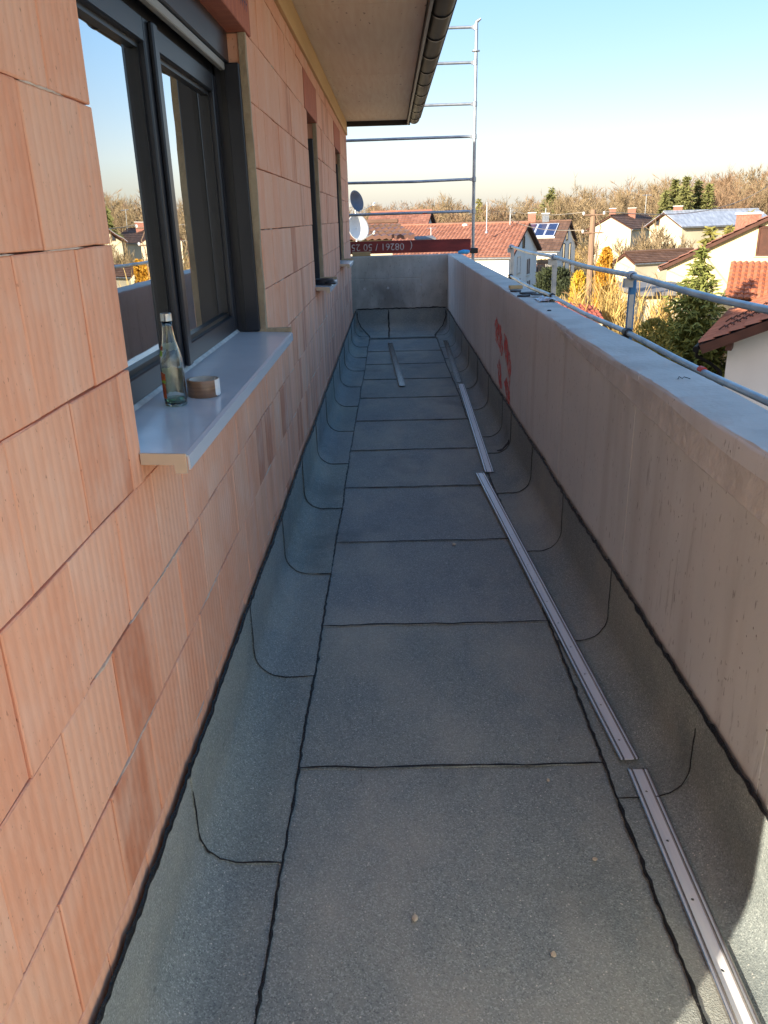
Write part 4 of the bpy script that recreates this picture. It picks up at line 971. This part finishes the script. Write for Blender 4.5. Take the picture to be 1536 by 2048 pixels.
mp_ = ib['ap']+ib['rd']*2.5+Vector((0,0,.9)); MB().tube([mp_, mp_+Vector((0,0,.55))], .06, 6).build('flue', GALV, B_)
# distant houses
C_, ic = gable_house('cream_house', 'pale cream gabled house with brown roof left of the metal-roofed house', at(1179,457,116), at(1263,455,112), 11, (1221,432), gz(30,112)-1, RENDERC, (24, 8, False), TILE_B, .35, side=-1)
chimney(C_, ic['ap']+ic['rd']*1.5+Vector((-.5,0,.1)), .7, .6, .8, BRK); chimney(C_, ic['ap']+ic['rd']*5+Vector((.6,0,.0)), .9, .7, .9, BRK)
mp_ = ic['ap']+ic['rd']*8+Vector((1.2,0,-.3)); MB().tube([mp_, mp_+Vector((0,0,3))], .06, 5).build('antenna_mast', GALV, C_); MB().tube([mp_+Vector((-.6,0,2.9)), mp_+Vector((.7,0,2.9))], .05, 5).build('antenna_arm', GALV, C_)
D_, id_ = gable_house('metal_roofed_house', 'tall cream house with grey sheet-metal roof on the slope', at(1300,450,98), at(1365,451,93), 13, (1317,425.5), gz(35,95)-1, RENDERC, None, TILE_M, .5, side=-1)
opening(D_, gab(id_,1315,443), id_['gd'], id_['on'], .8, .9, frame=WOODD, cross=False)
chimney(D_, id_['ap']+id_['rd']*3+Vector((-1.2,0,-.4)), .8, .7, 1.0, BRK)
E1, ie = gable_house('orange_house', 'small yellow house with orange roof behind the metal-roofed house', at(1388,446,134), at(1436,456,126), 9, (1412,434), gz(48,120)-1, RENDERY, (20, 8, False), TILE_O, .4)
H0, ih0 = gable_house('far_red_house', 'tiny far house with red roof before the wood, above the long red roof', at(848,453,88), at(866,450,96), 6, 1.5, gz(5,92)-1, RENDERW, (20, 8, False), TILE_R, .4)
Cs, ics = gable_house('cream_garden_house', 'small cream outbuilding with brown roof behind the golden conifer', at(1233,522,62), at(1271,523,60), 6, .55, gz(18,58), RENDERC, (16, 6, False), TILE_B, .2)
# big yellow house at the right
F_, iff = gable_house('yellow_house', 'large pale yellow gabled house behind the spruce', at(1335,530,40), at(1335,530,40)+Vector((10.4,-6.3,0)), 13, 2.95, gz(14,40), RENDERY, (40, 14, True), TILE_R, .35, side=-1)
opening(F_, gab(iff,1541,482), iff['gd'], iff['on'], 1.1, 1.3, frame=WOODD, pane=WOODD, cross=False); opening(F_, gab(iff,1560,640), iff['gd'], iff['on'], 1.3, 1.3, frame=WOODD)
ck = at(1494, 462, 42); cb = chimney(F_, ck, .92, .8, .78, BRK)
# extension with orange roof in front of it
def shed_roof_house(name, label, E0, E1, T1, T0, base, wall, tilemat, nu, nv, thick=.2):
    """E0-E1 eave (left to right), T0/T1 top edge; walls set in below"""
    E0, E1, T0, T1 = map(Vector, (E0, E1, T0, T1)); c = (E0+E1+T0+T1)/4; root = empty(name, (c.x, c.y, base), label, 'house')
    U = E1-E0; V = T0-E0; n = U.cross(V).normalized(); n = n if n.z > 0 else -n
    r_ = MB().prism([E0-n*.03, E1-n*.03, T1-n*.03, T0-n*.03], -n*thick).build('roof', WOODD, root)
    tilefield(E0, U, V, nu, nv).build('tile_field', tilemat, r_)['kind'] = 'stuff'
    ins = U.normalized()*.5; w0, w1 = E0.lerp(T0,.10)+ins, E1.lerp(T1,.10)-ins*0; 
    pts = [w0-n*(thick+.03), w1-n*(thick+.03), T1-n*(thick+.03), T0+ins-n*(thick+.03)]
    mb = MB(); b = [Vector((p.x,p.y,base)) for p in pts]; mb.add(pts+b, [(0,1,5,4),(1,2,6,5),(2,3,7,6),(3,0,4,7),(3,2,1,0)]); mb.build('wall', wall, root)
    return root, n
G_, gn = shed_roof_house('orange_roofed_extension', 'white extension with ribbed orange tile roof in front of the yellow house', at(1449,597,27), at(1449,597,27)+Vector((5.6,-3.4,0)), at(1462,524,28.6)+Vector((5.6,-3.4,0)), at(1462,524,28.6), gz(12,28), RENDERW, TILE_O, 34, 9)
# near white house with the overhanging orange roof
c0 = at(1398,689,19.5); rdh = Vector((.46,.888,0)); gdh = Vector((.888,-.46,0)); up = Vector((0,0,1)); TP = math.tan(rad(24))
nh = empty('near_white_house', (c0.x+4, c0.y+1, gz(12,20)), 'white house with overhanging orange roof and downpipe just outside the parapet', 'house')
sv = gdh*5.2+up*5.2*TP; sn2 = rdh.cross(sv).normalized(); sn2 = sn2 if sn2.z > 0 else -sn2; LE = 7.5
r_ = MB().prism([c0-sn2*.03, c0+rdh*LE-sn2*.03, c0+rdh*LE+sv-sn2*.03, c0+sv-sn2*.03], -sn2*.18).build('roof', WOODD, nh)
tilefield(c0+rdh*LE, -rdh*LE, sv, 26, 16).build('tile_field', TILE_O, r_)['kind'] = 'stuff'
sv2 = gdh*5.2-up*5.2*TP; MB().prism([c0+sv, c0+rdh*LE+sv, c0+rdh*LE+sv+sv2, c0+sv+sv2], -sn2*.18).build('roof', WOODD, nh)
for k in range(2):  # two slanting, fern-like rows of short dark bars on the tiles
    for q in range(8):
        c = c0+rdh*(.9+1.6*k+.13*q)+sv*(.10+.024*q)+sn2*.10; MB().tube([c-rdh*.16+sv*.012, c+sn2*.05, c-rdh*.02-sv*.03], .02, 5).build('dark_roof_bar', WOODD, r_)
eg = c0-gdh*.06-up*.12; MB().tube([eg-rdh*.05, eg+rdh*LE], .075, 10).build('eave_gutter', GUTT, r_, smooth=True)
MB().prism([c0-rdh*.03-sn2*.02, c0-rdh*.03+sv-sn2*.02, c0-rdh*.03+sv-sn2*.24, c0-rdh*.03-sn2*.24], rdh*.028).build('verge_board', WOODD, r_)
w0 = c0+gdh*.62+rdh*.55; zb_ = gz(10,20); zt0 = c0.z+.62*TP-.20
q = [Vector((w0.x,w0.y,zb_)), w0.to_2d().to_3d()+up*zt0, w0.to_2d().to_3d()+gdh*4.55+up*(zt0+4.55*TP), w0.to_2d().to_3d()+gdh*9.1+up*zt0, (w0+gdh*9.1).to_2d().to_3d()+up*zb_]
MB().prism(q, rdh*(LE-1.1)).build('wall', RENDERW, nh)
dpx = w0-gdh*.07-rdh*.03
MB().tube([eg+rdh*.25-up*.05, eg+rdh*.25-up*.2, Vector((dpx.x-.25,dpx.y+.1,eg.z-.42)), Vector((dpx.x-.04,dpx.y+.02,eg.z-.60)), Vector((dpx.x,dpx.y,eg.z-.85)), Vector((dpx.x,dpx.y,zb_))], .045, 8).build('downpipe', GUTT, nh, smooth=True)
for k in range(3): c = c0+sv*(.10+.34*k)-sn2*.20+rdh*.02; MB().prism([c, c+rdh*.5, c+rdh*.5+gdh*.14, c+gdh*.14], -up*.17).build('purlin', WOODD, r_)
# small red roof just behind the parapet, garage
P0 = at(1117,604,27); 
sm_, _ = shed_roof_house('red_roofed_shed', 'low red-roofed shed just showing above the parapet', P0+Vector((-.1,-.4,-.30)), P0+Vector((1.3,-.9,-.50)), P0+Vector((1.5,.3,-.28)), P0+Vector((-.05,1.0,-.05)), gz(6,27), RENDERC, mat('red_felt_roof', S(160,84,70), S(146,76,62), rough=.8, scale=3), 10, 4, .1)
g0 = at(1279,590,34); gar = empty('garage', (g0.x+1.2, 36, gz(11,36)), 'flat-roofed cream garage left of the spruce', 'garage')
MB().bbox(g0.x-.1, g0.x+3.0, 33.8, 39, g0.z-.05, g0.z+.12, .02).build('roof', mat('felt_roof', S(110,108,108), S(130,126,122), rough=.9, scale=1), gar); MB().box(g0.x+.35, g0.x+2.9, 34.2, 38.8, gz(11,36), g0.z-.051).build('wall', RENDERC, gar)
MB().box(g0.x+.5, g0.x+1.5, 34.15, 34.198, g0.z-1.5, g0.z-1.0).build('shutter', BRK, gar)
# wooden fence in front of the solar house
fc = at(1076,519,80); fen = empty('picket_fence', (fc.x+.5, 80, gz(9,80)), 'brown wooden picket fence below the solar-panel house', 'fence')
for k in range(13): MB().bbox(fc.x+.02+k*.13, fc.x+.11+k*.13, 79.9+k*.02, 79.95+k*.02, fc.z-1.6, fc.z+.04*((k*7)%3), .005).build('picket', OLDWOOD, fen)
MB().bbox(fc.x-.05, fc.x+1.8, 80.25, 80.35, fc.z-.45, fc.z-.30, .01).build('fence_rail', OLDWOOD, fen)

# ------------------------------------------------------------------ utility pole and wires
up0 = at(1187, 419, 30); ub = at(1174, 645, 30); lean = (up0.x-ub.x)/(up0.z-ub.z)
pole = empty('utility_pole', (up0.x-lean*(up0.z+6), 30, gz(8,30)), 'weathered wooden utility pole with two rows of wires', 'utility pole')
pz = lambda z: (up0.x-lean*(up0.z-z), 30, z)
MB().tube([pz(-6.3), pz(-2), pz(up0.z)], [.145,.125,.098], 10).build('post', OLDWOOD, pole, smooth=True)
ends = []
for z in (up0.z-.18, up0.z-.78):
    c = Vector(pz(z)); MB().tube([c+Vector((-.38,-.1,0)), c+Vector((.38,-.1,0))], .025, 6).build('cross_arm', OLDWOOD, pole)
    for dx in (-.36, .36):
        MB().lathe([(.02,-.06),(.045,-.02),(.045,.03),(.025,.06),(.001,.07)], c+Vector((dx,-.1,.05)), 8).build('insulator', SEAL, pole, smooth=True); ends.append(c+Vector((dx,-.1,.1)))
MB().tube([Vector(pz(up0.z-.15))+Vector((.05,-.1,0)), Vector(pz(up0.z-.6))+Vector((.28,-.1,0)), Vector(pz(up0.z-.95))+Vector((.16,-.1,0)), Vector(pz(-6))+Vector((.14,-.1,0))], .018, 5).build('cable_down', OLDWOOD, pole)
WIREM = mat('pale_wire', S(150,140,124), rough=.6)
def wire(a, b, sag, label, r=.014):
    a, b = Vector(a), Vector(b); pts = [a.lerp(b, i/12)-Vector((0,0,sag*4*(i/12)*(1-i/12))) for i in range(13)]
    tag(MB().tube(pts, r, 5).build('overhead_wire', WIREM, smooth='all'), label, 'wire', 'overhead wires at the utility pole')
hm = at(1020, 421, 72.5)
wire(ends[0], hm+Vector((0,0,.1)), .25, 'upper overhead wire from the pole towards the red roof mast'); wire(ends[2], at(1020,437,72.5), .3, 'lower overhead wire from the pole towards the red roof mast')
wire(hm, at(973,419,69.5), .15, 'short overhead wire between the two roof masts'); wire(ends[1], at(1536,372,70), .8, 'overhead wire running from the pole to the right', .02)

# ------------------------------------------------------------------ trees and shrubs
def bare_tree(seed, H, spread=.5, lv=4, nb=4, tw=.05, trunk=.03, multi=1, upw=.35, twigs=5):
    """winter tree: recursive limbs, thick ones as tapered tubes, the last twigs as slivers; base at the origin"""
    r = random.Random(seed); tr, cr = MB(), MB()
    def grow(p, d, L, rad_, k):
        n = 3 if k <= 1 else 2; pts = [p]; q = p; dd = d
        for i in range(n):
            dd = (dd+Vector((r.gauss(0,.13), r.gauss(0,.13), r.gauss(0,.06)+upw*.15))).normalized(); q = q+dd*L/n; pts.append(q)
        m_ = tr if k <= 1 else cr
        if k <= 2: m_.tube(pts, [rad_*(1-.5*i/n) for i in range(n+1)], 5 if k == 0 else 3, cap=False)
        else:
            s = dd.orthogonal().normalized(); s = (s*math.cos(1.7*r.random()*3)+dd.cross(s)*math.sin(5*r.random()))*max(rad_, tw*.5)
            cr.add([pts[0]-s, pts[0]+s, pts[-1]+s*.3, pts[-1]-s*.3], [(0,1,2,3)])
        if k >= lv:
            for _ in range(twigs):
                a = pts[0].lerp(pts[-1], r.uniform(.25,1)); e = (dd+Vector((r.gauss(0,.6), r.gauss(0,.6), r.gauss(.25,.4)))).normalized()*L*r.uniform(.5,1.0)
                s = Vector((r.gauss(0,1), r.gauss(0,1), r.gauss(0,.4))).normalized()*tw*.5; cr.add([a-s, a+s, a+e], [(0,1,2)])
            return
        for i in range(nb+(1 if k == 0 else 0)):
            t = r.uniform(.35, 1) if k else r.uniform(.3, 1); j = min(n-1, int(t*n)); b = pts[j].lerp(pts[j+1], t*n-j) if t < 1 else pts[-1]
            a = r.uniform(0, 6.283); o = dd.orthogonal().normalized(); o = o*math.cos(a)+dd.cross(o)*math.sin(a)
            e = (dd*r.uniform(.6,1)+o*spread*r.uniform(.7,1.6)+Vector((0,0,upw*.6))).normalized(); grow(b, e, L*r.uniform(.5,.78), rad_*.5, k+1)
    for i in range(multi):
        d = Vector((0,0,1)) if multi == 1 else Vector((r.gauss(0,.35), r.gauss(0,.35), 1)).normalized()
        grow(Vector((r.gauss(0,.12)*(multi>1), r.gauss(0,.12)*(multi>1), -.1)), d, H*.44, H*trunk, 0)
    return tr, cr
def xform(mb, p, s, rz):
    c, sn3 = math.cos(rz), math.sin(rz); a = np.array([tuple(v) for v in mb.v])*s
    return np.c_[a[:,0]*c-a[:,1]*sn3+p[0], a[:,0]*sn3+a[:,1]*c+p[1], a[:,2]+p[2]]
TWIG = leaf_mat('winter_twigs', S(134,116,88), S(154,134,102)); TWIG2 = leaf_mat('russet_twigs', S(130,106,82), S(150,122,94)); TWIGG = leaf_mat('golden_twigs', S(176,144,84), S(196,168,104)); BARK = mat('pale_bark', S(150,128,100), S(120,98,76), rough=.9, scale=3); BARK2 = mat('grey_bark', S(128,108,88), S(104,86,70), rough=.9, scale=2)
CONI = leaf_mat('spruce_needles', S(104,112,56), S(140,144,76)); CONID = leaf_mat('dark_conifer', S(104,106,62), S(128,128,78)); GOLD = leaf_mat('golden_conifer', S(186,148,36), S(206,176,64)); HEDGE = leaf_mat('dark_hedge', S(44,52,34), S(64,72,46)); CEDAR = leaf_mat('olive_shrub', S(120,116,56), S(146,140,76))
def forest():
    protos = [bare_tree(100+i, 1.0, .8, 4, 4, .0075, .012, 1, .22, 5) for i in range(6)]; vs, fs, mi = [], [], []; n0 = 0; R2 = random.Random(21)
    tops = [max(v[2] for v in cr.v) for tr, cr in protos]
    for k in range(380):
        y = R2.uniform(120, 235); x = R2.uniform(-55, y*.95)
        t = max(0, min(1, (x/y-.12)/.28)); px = (37+50*t+7*mn.noise(Vector((x*.04, y*.03, 0))))*R2.uniform(.55,1.04)
        z = gz(x, y); tr, cr = protos[k % 6]; H = max(4.0, 1.65+px*y/1770-z)/tops[k % 6]
        rz = R2.uniform(0, 6.3); q = 1 if R2.random() < .6 else 2
        for mb, m_ in ((tr, 0), (cr, q)):
            vs.append(xform(mb, (x,y,z), H, rz)); fs += [tuple(i+n0 for i in f) for f in mb.f]; mi += [m_]*len(mb.f); n0 += len(mb.v)
    me = bpy.data.meshes.new('wood'); me.from_pydata(np.concatenate(vs).tolist(), [], fs)
    for m_ in (BARK2, TWIG, TWIG2): me.materials.append(m_)
    me.polygons.foreach_set('material_index', mi); me.update(); o = bpy.data.objects.new('bare_wood', me); col.objects.link(o)
    tag(o, 'mass of bare winter trees covering the far slope', 'wood', kind='stuff')
forest()
def undergrowth():
    protos = [bare_tree(300+i, 1.0, .8, 3, 3, .015, .012, 4, .3, 7) for i in range(5)]; vs, fs, mi = [], [], []; n0 = 0; R2 = random.Random(31)
    spots = []
    for k in range(230):
        y = R2.uniform(58, 150); x = R2.uniform(-.1, .62)*y
        if 48 < y < 66 and x < 16: continue
        spots.append((x, y, R2.uniform(2.0, 4.2)))
    for k in range(130):
        Y = R2.uniform(36, 64); p = at(R2.uniform(1185,1335), R2.uniform(505,600), Y); spots.append((p.x, Y, min(6, max(1.2, p.z-gz(p.x,Y)))))
    for x, y, H in spots:
        tr, cr = protos[R2.randrange(5)]; rz = R2.uniform(0,6.3); q = R2.randrange(1,4)
        for mb, m_ in ((tr, 0), (cr, q)):
            vs.append(xform(mb, (x,y,gz(x,y)), H, rz)); fs += [tuple(i+n0 for i in f) for f in mb.f]; mi += [m_]*len(mb.f); n0 += len(mb.v)
    me = bpy.data.meshes.new('scrub'); me.from_pydata(np.concatenate(vs).tolist(), [], fs)
    for m_ in (BARK, TWIG, TWIG2, TWIGG): me.materials.append(m_)
    me.polygons.foreach_set('material_index', mi); me.update(); o = bpy.data.objects.new('garden_scrub', me); col.objects.link(o)
    tag(o, 'tangle of bare shrubs filling the gardens between the houses', 'shrubs', kind='stuff')
undergrowth()
def put_tree(name, label, cat, p, H, seed, tm=BARK, cm=TWIG, group=None, **kw):
    tr, cr = bare_tree(seed, 1.0, **{**kw, 'tw': kw.get('tw', .05)/H}); hh = max(v[2] for v in cr.v)
    for q in (tr, cr): q.v = [Vector(v)*(H/hh) for v in q.v]
    p = Vector(p); root = empty(name, p, label, cat, group)
    a = MB(); a.v = [Vector(v)+p for v in tr.v]; a.f = tr.f; a.mi = tr.mi; a.build('trunk', tm, root, smooth='all')
    b = MB(); b.v = [Vector(v)+p for v in cr.v]; b.f = cr.f; b.mi = cr.mi; b.build('crown', cm, root); return root
def base_at(u, v, Y): p = at(u, v, Y); return Vector((p.x, p.y, gz(p.x, p.y))), p.z
def tall(u, v, Y, label, seed, cm=TWIG, **kw):
    b, top = base_at(u, v, Y); k = dict(spread=.55, lv=4, nb=4, tw=.06, trunk=.012, upw=.4, twigs=6); k.update(kw)
    put_tree('bare_tree', label, 'tree', b, top-b.z, seed, BARK2, cm, 'tall bare trees on the skyline', **k)
tall(882, 378, 150, 'tall pale bare tree standing above the wood left of the scaffold pole', 5)
tall(1140, 343, 140, 'tall pale bare tree standing above the wood near the utility pole', 6)
tall(1400, 343, 125, 'broad reddish bare tree on the skyline behind the spruces', 8, TWIG2, spread=.75, nb=5)
tall(1536, 328, 120, 'tall bare tree on the skyline at the right edge', 9)
tall(1325, 345, 135, 'bare tree on the skyline just left of the distant spruces', 12)
tall(1470, 352, 118, 'bare tree on the skyline just right of the distant spruces', 14, TWIG2)
tall(1270, 365, 130, 'bare tree above the cream house on the skyline', 16)
def conifer(name, label, u, v, Y, rbase, m_, seed, dens=1.0, leaf=.22, group=None, zlow=None, droop=.35, cat='tree'):
    b, top = base_at(u, v, Y); H = top-b.z; r = random.Random(seed); root = empty(name, b, label, cat, group)
    MB().tube([b+Vector((0,0,-.1)), b+Vector((0,0,H*.5)), b+Vector((0,0,H*.98))], [H*.018,H*.011,.01], 6).build('trunk', BARK2, root)
    mb = MB(); lv = int(26*dens)+6
    for i in range(lv):
        t = (i+r.random())/lv; z = H*(.08+.92*t); R0 = rbase*(1-t)**.85*r.uniform(.75,1.15)+.05; nbr = max(4, int((6+9*(1-t))*dens))
        for k in range(nbr):
            a = 6.283*k/nbr+r.uniform(-.3,.3); L = R0*r.uniform(.65,1.15); d = Vector((math.cos(a), math.sin(a), 0)); st = max(2, int(L/leaf*1.8))
            for q in range(st):
                f = (q+.6)/st; c = b+Vector((0,0,z))+d*L*f+Vector((0,0,-droop*L*f*(1-.45*f)+r.gauss(0,.03)*rbase))
                for _ in range(3):
                    e = (d*r.uniform(.2,1)+Vector((r.gauss(0,.6), r.gauss(0,.6), r.gauss(-.1,.35)))).normalized()*leaf*r.uniform(.6,1.2); s = Vector((r.gauss(0,1),r.gauss(0,1),r.gauss(0,1))).cross(e).normalized()*leaf*.17
                    mb.add([c-s, c+s, c+e+s*.4, c+e-s*.4], [(0,1,2,3)])
    mb.build('crown', m_, root); return root
conifer('spruce_tree', 'large green spruce in front of the yellow house', 1405, 503, 24.5, 2.9, CONI, 3, 1.7, .20)
for k, (u, v, Y, rb, lab) in enumerate([(1332,384,118,3.2,'leftmost of the dark spruces in the far wood'),(1352,358,120,3.4,'second dark spruce from the left in the far wood'),(1374,352,118,3.6,'tallest middle dark spruce in the far wood'),(1398,360,121,3.4,'fourth dark spruce from the left in the far wood'),(1420,366,119,3.3,'rightmost dark spruce of the far clump'),(1103,379,150,7.0,'dark pine top rising from the wood right of the scaffold pole')]):
    conifer('spruce_tree', lab, u, v, Y, rb, CONID, 30+k, 1.2, .55, 'spruces in the far wood')
for k, (u, v, Y, rb, lab) in enumerate([(1422,455,62,3.0,'olive conifer behind the peak of the big spruce'),(1462,450,75,3.2,'olive conifer left of the brick chimney'),(1500,425,90,3.4,'dull green conifer behind the brick chimney'),(958,398,140,2.6,'small green conifer top just right of the scaffold pole')]):
    conifer('olive_conifer', lab, u, v, Y, rb, CEDAR, 50+k, .8, .5, 'conifers among the houses')
def bushy(name, label, u, v, Y, rx, hz_, m_, seed, n=5000, leaf=.09, cat='shrub', cone=.6):
    b, top = base_at(u, v, Y); H = top-b.z; r = random.Random(seed); root = empty(name, b, label, cat)
    MB().tube([b, b+Vector((0,0,H*.8))], [.07,.02], 6).build('stem', BARK, root); mb = MB(); z0 = max(0, H-hz_)
    for _ in range(n):
        t = r.random()**1.2; a = r.uniform(0,6.283); z = z0+(H-z0)*t; prof = (1-t)**cone*min(1, .55+t*3)
        rr = rx*prof*(.70+.62*mn.noise(Vector((math.cos(a)*1.6, math.sin(a)*1.6, z*1.1+seed))))*(r.random()**.35); c = b+Vector((rr*math.cos(a), rr*math.sin(a), z))
        e = (Vector((math.cos(a)*.6, math.sin(a)*.6, .8))+Vector((r.gauss(0,.5),r.gauss(0,.5),r.gauss(0,.5)))).normalized()*leaf*r.uniform(.7,1.6); s = Vector((r.gauss(0,1),r.gauss(0,1),r.gauss(0,1))).cross(e).normalized()*leaf*.35
        mb.add([c-s, c+s, c+e], [(0,1,2)])
    mb.build('foliage', m_, root)
bushy('golden_conifer', 'bright yellow conifer directly left of the utility pole', 1158, 545, 31, .85, 4.5, GOLD, 4, 6000, .10, cone=.4)
bushy('golden_conifer', 'tall orange-yellow conifer directly right of the utility pole', 1214, 497, 33, 1.0, 5.5, leaf_mat('orange_conifer', S(176,128,36), S(200,152,60)), 5, 9000, .10, cone=.4)
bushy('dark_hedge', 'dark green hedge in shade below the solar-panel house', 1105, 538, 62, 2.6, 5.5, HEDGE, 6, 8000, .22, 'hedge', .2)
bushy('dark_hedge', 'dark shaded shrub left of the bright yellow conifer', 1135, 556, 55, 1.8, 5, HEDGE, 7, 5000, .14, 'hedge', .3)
bushy('low_conifer', 'low olive juniper at the foot of the big spruce', 1310, 640, 23, 1.5, 4, CEDAR, 8, 6000, .10, 'shrub', .4)
for k, (u, v, Y, lab) in enumerate([(1232,488,28,'golden bare shrub with pale stems right of the utility pole'),(1256,540,26,'pale bare shrub just behind the blue guard post'),(1295,590,25,'low bare shrub between blue post and spruce'),(1203,540,27,'thin bare sapling in front of the orange-yellow conifer')]):
    b, top = base_at(u, v, Y); put_tree('bare_shrub', lab, 'shrub', b, (top-b.z), 70+k, BARK, TWIGG, 'bare shrubs by the utility pole', spread=.26, lv=3, nb=4, tw=.045, trunk=.009, multi=6, upw=.6, twigs=9)
for k, (u, v, Y, lab) in enumerate([(1360,428,70,'bare garden tree in front of the metal-roofed house'),(1292,452,80,'bare tangled tree between the cream and metal-roofed houses'),(1240,440,85,'bare garden tree in front of the cream house')]):
    b, top = base_at(u, v, Y); put_tree('bare_garden_tree', lab, 'tree', b, (top-b.z), 90+k, BARK, TWIG, 'bare garden trees before the far houses', spread=.5, lv=4, nb=4, tw=.075, trunk=.012, multi=2, upw=.35, twigs=5)
